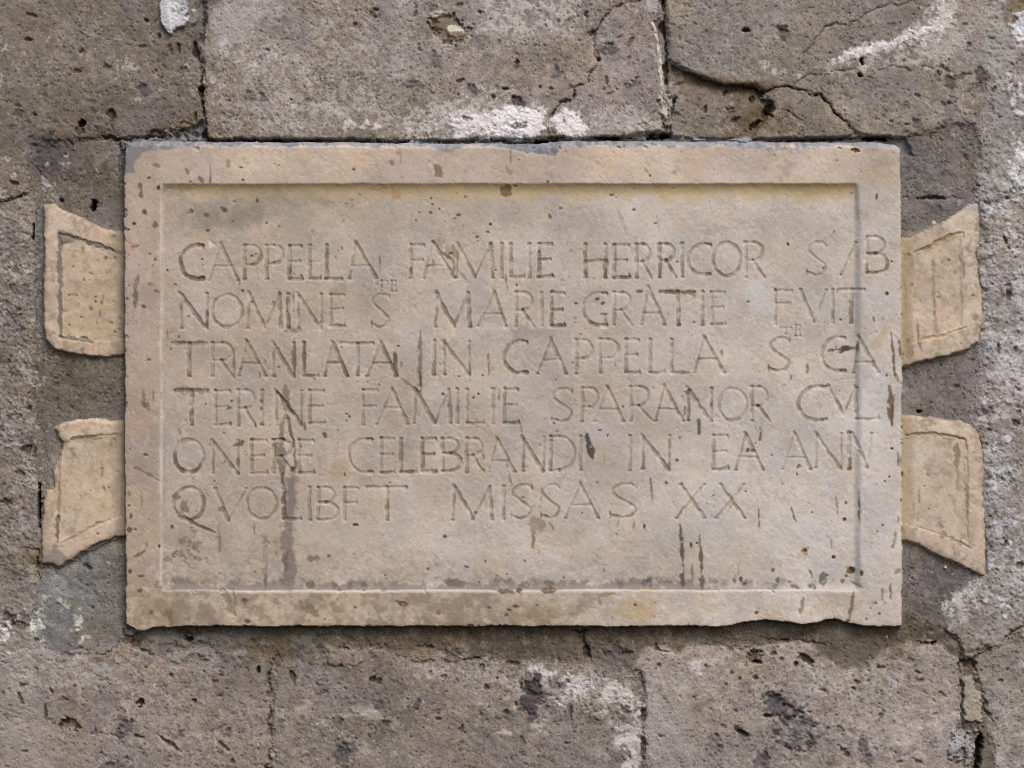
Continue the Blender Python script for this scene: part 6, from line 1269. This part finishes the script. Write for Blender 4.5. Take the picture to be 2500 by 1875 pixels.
def make_meshes(sheet, lab, ix, iy, front, mat, names, skirt, tint):
    """one mesh for every id in lab (ids of cells); all meet seamlessly. names: id -> (name, label, parent)"""
    H = sheet.H; ny, nx = len(iy), len(ix)
    gx, gz = None, None
    Hs = H[np.ix_(iy, ix)]
    X, Yd, Z = world(sheet, sheet.xs[ix][None, :] + np.zeros((ny, 1)), sheet.ys[iy][:, None] + np.zeros((1, nx)), Hs, front)
    dHx = np.gradient(-Yd, axis=1) / np.gradient(X, axis=1); dHz = np.gradient(-Yd, axis=0) / np.gradient(Z, axis=0)
    N = np.stack([-dHx, -np.ones_like(dHx), -dHz], -1); N /= np.linalg.norm(N, axis=-1, keepdims=True)
    C = s2l(sheet.C[np.ix_(iy, ix)] * np.array(tint)) / LIGHT
    P = np.stack([X, Yd, Z], -1)
    cl = lab[np.ix_(iy[:-1], ix[:-1])]
    done = {}
    order = np.argsort(cl, axis=None, kind='stable'); flat = cl.ravel()[order]
    ids, st = np.unique(flat, return_index=True); st = list(st) + [len(flat)]
    for a, i in enumerate(ids):
        if i <= 0 or int(i) not in names: continue
        cells = order[st[a]:st[a + 1]]
        cells.sort()
        r, c = np.divmod(cells, nx - 1)
        v00 = r * nx + c
        quads = np.stack([v00, v00 + nx, v00 + nx + 1, v00 + 1], 1)
        used, inv = np.unique(quads, return_inverse=True)
        quads = inv.reshape(-1, 4)
        V = P.reshape(-1, 3)[used]; NN = N.reshape(-1, 3)[used]; CC = C.reshape(-1, 3)[used]
        if skirt:
            e = np.concatenate([quads[:, [0, 1]], quads[:, [1, 2]], quads[:, [2, 3]], quads[:, [3, 0]]])
            key = np.minimum(e[:, 0], e[:, 1]).astype(np.int64) * len(V) + np.maximum(e[:, 0], e[:, 1])
            u, fi, cnt = np.unique(key, return_index=True, return_counts=True)
            be = e[fi[cnt == 1]]
            bv, binv = np.unique(be, return_inverse=True); binv = binv.reshape(-1, 2)
            n0 = len(V)
            VB = V[bv].copy(); VB[:, 1] = skirt * .001
            V = np.concatenate([V, VB]); CC = np.concatenate([CC, CC[bv] * .9])
            NN = np.concatenate([NN, NN[bv]])
            sq = np.stack([be[:, 1], be[:, 0], n0 + binv[:, 0], n0 + binv[:, 1]], 1)
            quads = np.concatenate([quads, sq])
        nm, label, parent = names[int(i)]
        me = bpy.data.meshes.new(nm)
        me.vertices.add(len(V)); me.vertices.foreach_set('co', V.astype(F32).ravel())
        nq = len(quads)
        me.loops.add(nq * 4); me.loops.foreach_set('vertex_index', quads.astype(np.int32).ravel())
        me.polygons.add(nq); me.polygons.foreach_set('loop_start', (np.arange(nq) * 4).astype(np.int32))
        me.polygons.foreach_set('loop_total', np.full(nq, 4, np.int32))
        me.polygons.foreach_set('use_smooth', np.ones(nq, bool))
        me.update(calc_edges=True)
        at = me.attributes.new('mineral', 'FLOAT_COLOR', 'POINT')
        at.data.foreach_set('color', np.concatenate([CC, np.ones((len(CC), 1))], 1).astype(F32).ravel())
        if not skirt:
            try:
                na = me.attributes.new('custom_normal', 'FLOAT_VECTOR', 'POINT')
                na.data.foreach_set('vector', NN.astype(F32).ravel())
            except Exception as ex:
                print('normals', ex)
        me.materials.append(mat)
        o = bpy.data.objects.new(nm, me); col.objects.link(o)
        if label: o['label'] = label
        done[int(i)] = o
        if parent is not None: o.parent = parent if not isinstance(parent, int) else done[parent]
    return done


def thing(name, label, cat):
    e = bpy.data.objects.new(name, None); col.objects.link(e)
    e['label'] = label; e['category'] = cat
    return e


def idx(sheet, xa, xb, ya, yb, coarse):
    def one(v, a, b):
        n = len(v); lo = int(np.searchsorted(v, a)); hi = int(np.searchsorted(v, b))
        q = list(range(lo % coarse, lo, coarse)) + list(range(lo, hi)) + list(range(hi, n, coarse))
        return np.array(sorted(set(q)))
    return one(sheet.xs, xa, xb), one(sheet.ys, ya, yb)


wall = thing('stone_wall', 'old wall of pitted tuff blocks and patched mortar around the pale tablet', 'wall')
ix, iy = idx(W, -14, 2514, -14, 1889, 4)
hide = (X > 330) & (X < 2175) & (Y > 385) & (Y < 1500)
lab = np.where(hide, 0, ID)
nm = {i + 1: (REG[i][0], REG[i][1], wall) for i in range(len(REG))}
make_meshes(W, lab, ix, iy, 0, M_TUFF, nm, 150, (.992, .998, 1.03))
# mortar core the tablet is bedded on
co = bpy.data.meshes.new('mortar_core')
f_ = 1.0
xa, xb, za, zb = (310 - 1250) * K, (2195 - 1250) * K, ZC + (937.5 - 1520) * K, ZC + (937.5 - 365) * K
co.from_pydata([(xa, .012, za), (xb, .012, za), (xb, .012, zb), (xa, .012, zb), (xa, .15, za), (xb, .15, za), (xb, .15, zb), (xa, .15, zb)], [],
               [(0, 1, 2, 3), (5, 4, 7, 6), (1, 5, 6, 2), (4, 0, 3, 7), (3, 2, 6, 7), (4, 5, 1, 0)])
at = co.attributes.new('mineral', 'FLOAT_COLOR', 'POINT')
at.data.foreach_set('color', np.tile(np.array((.13, .12, .1, 1), F32), 8))
co.materials.append(M_TUFF)
o = bpy.data.objects.new('mortar_core', co); col.objects.link(o); o.parent = wall

tab = thing('inscribed_tablet', 'pale marble tablet with six lines of carved capitals and four splayed ears', 'stone tablet')
lab = np.zeros(T.H.shape, np.int16)
lab[(EID > 0) & ~MAIN] = 0
for i in range(4): lab[(EID == i + 1) & (~MAIN) & (EARS[i][0] > -4)] = 10 + i
# keep the ears' own cells clear of the main slab
lab[MAIN & (SDM > -4)] = 1
lab[PANEL] = 2
up = (LID > 0) & MAIN
lab = np.where(up, 100 + LID, lab)
names = {1: ('border_frame', None, tab), 2: ('text_field', None, tab),
         10: ('ear', 'upper left ear with a dark mortar filled groove', tab), 11: ('ear', 'lower left ear with a broken outer edge', tab),
         12: ('ear', 'upper right ear', tab), 13: ('ear', 'lower right ear', tab)}
for li, (g_, s_, t_) in enumerate(LET):
    names[101 + li] = ('letter' if g_ != 'mark' else 'abbreviation_mark', None, 2)
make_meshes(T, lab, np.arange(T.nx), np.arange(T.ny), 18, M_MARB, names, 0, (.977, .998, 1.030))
print('tris', sum(len(m.polygons) * 2 for m in bpy.data.meshes))
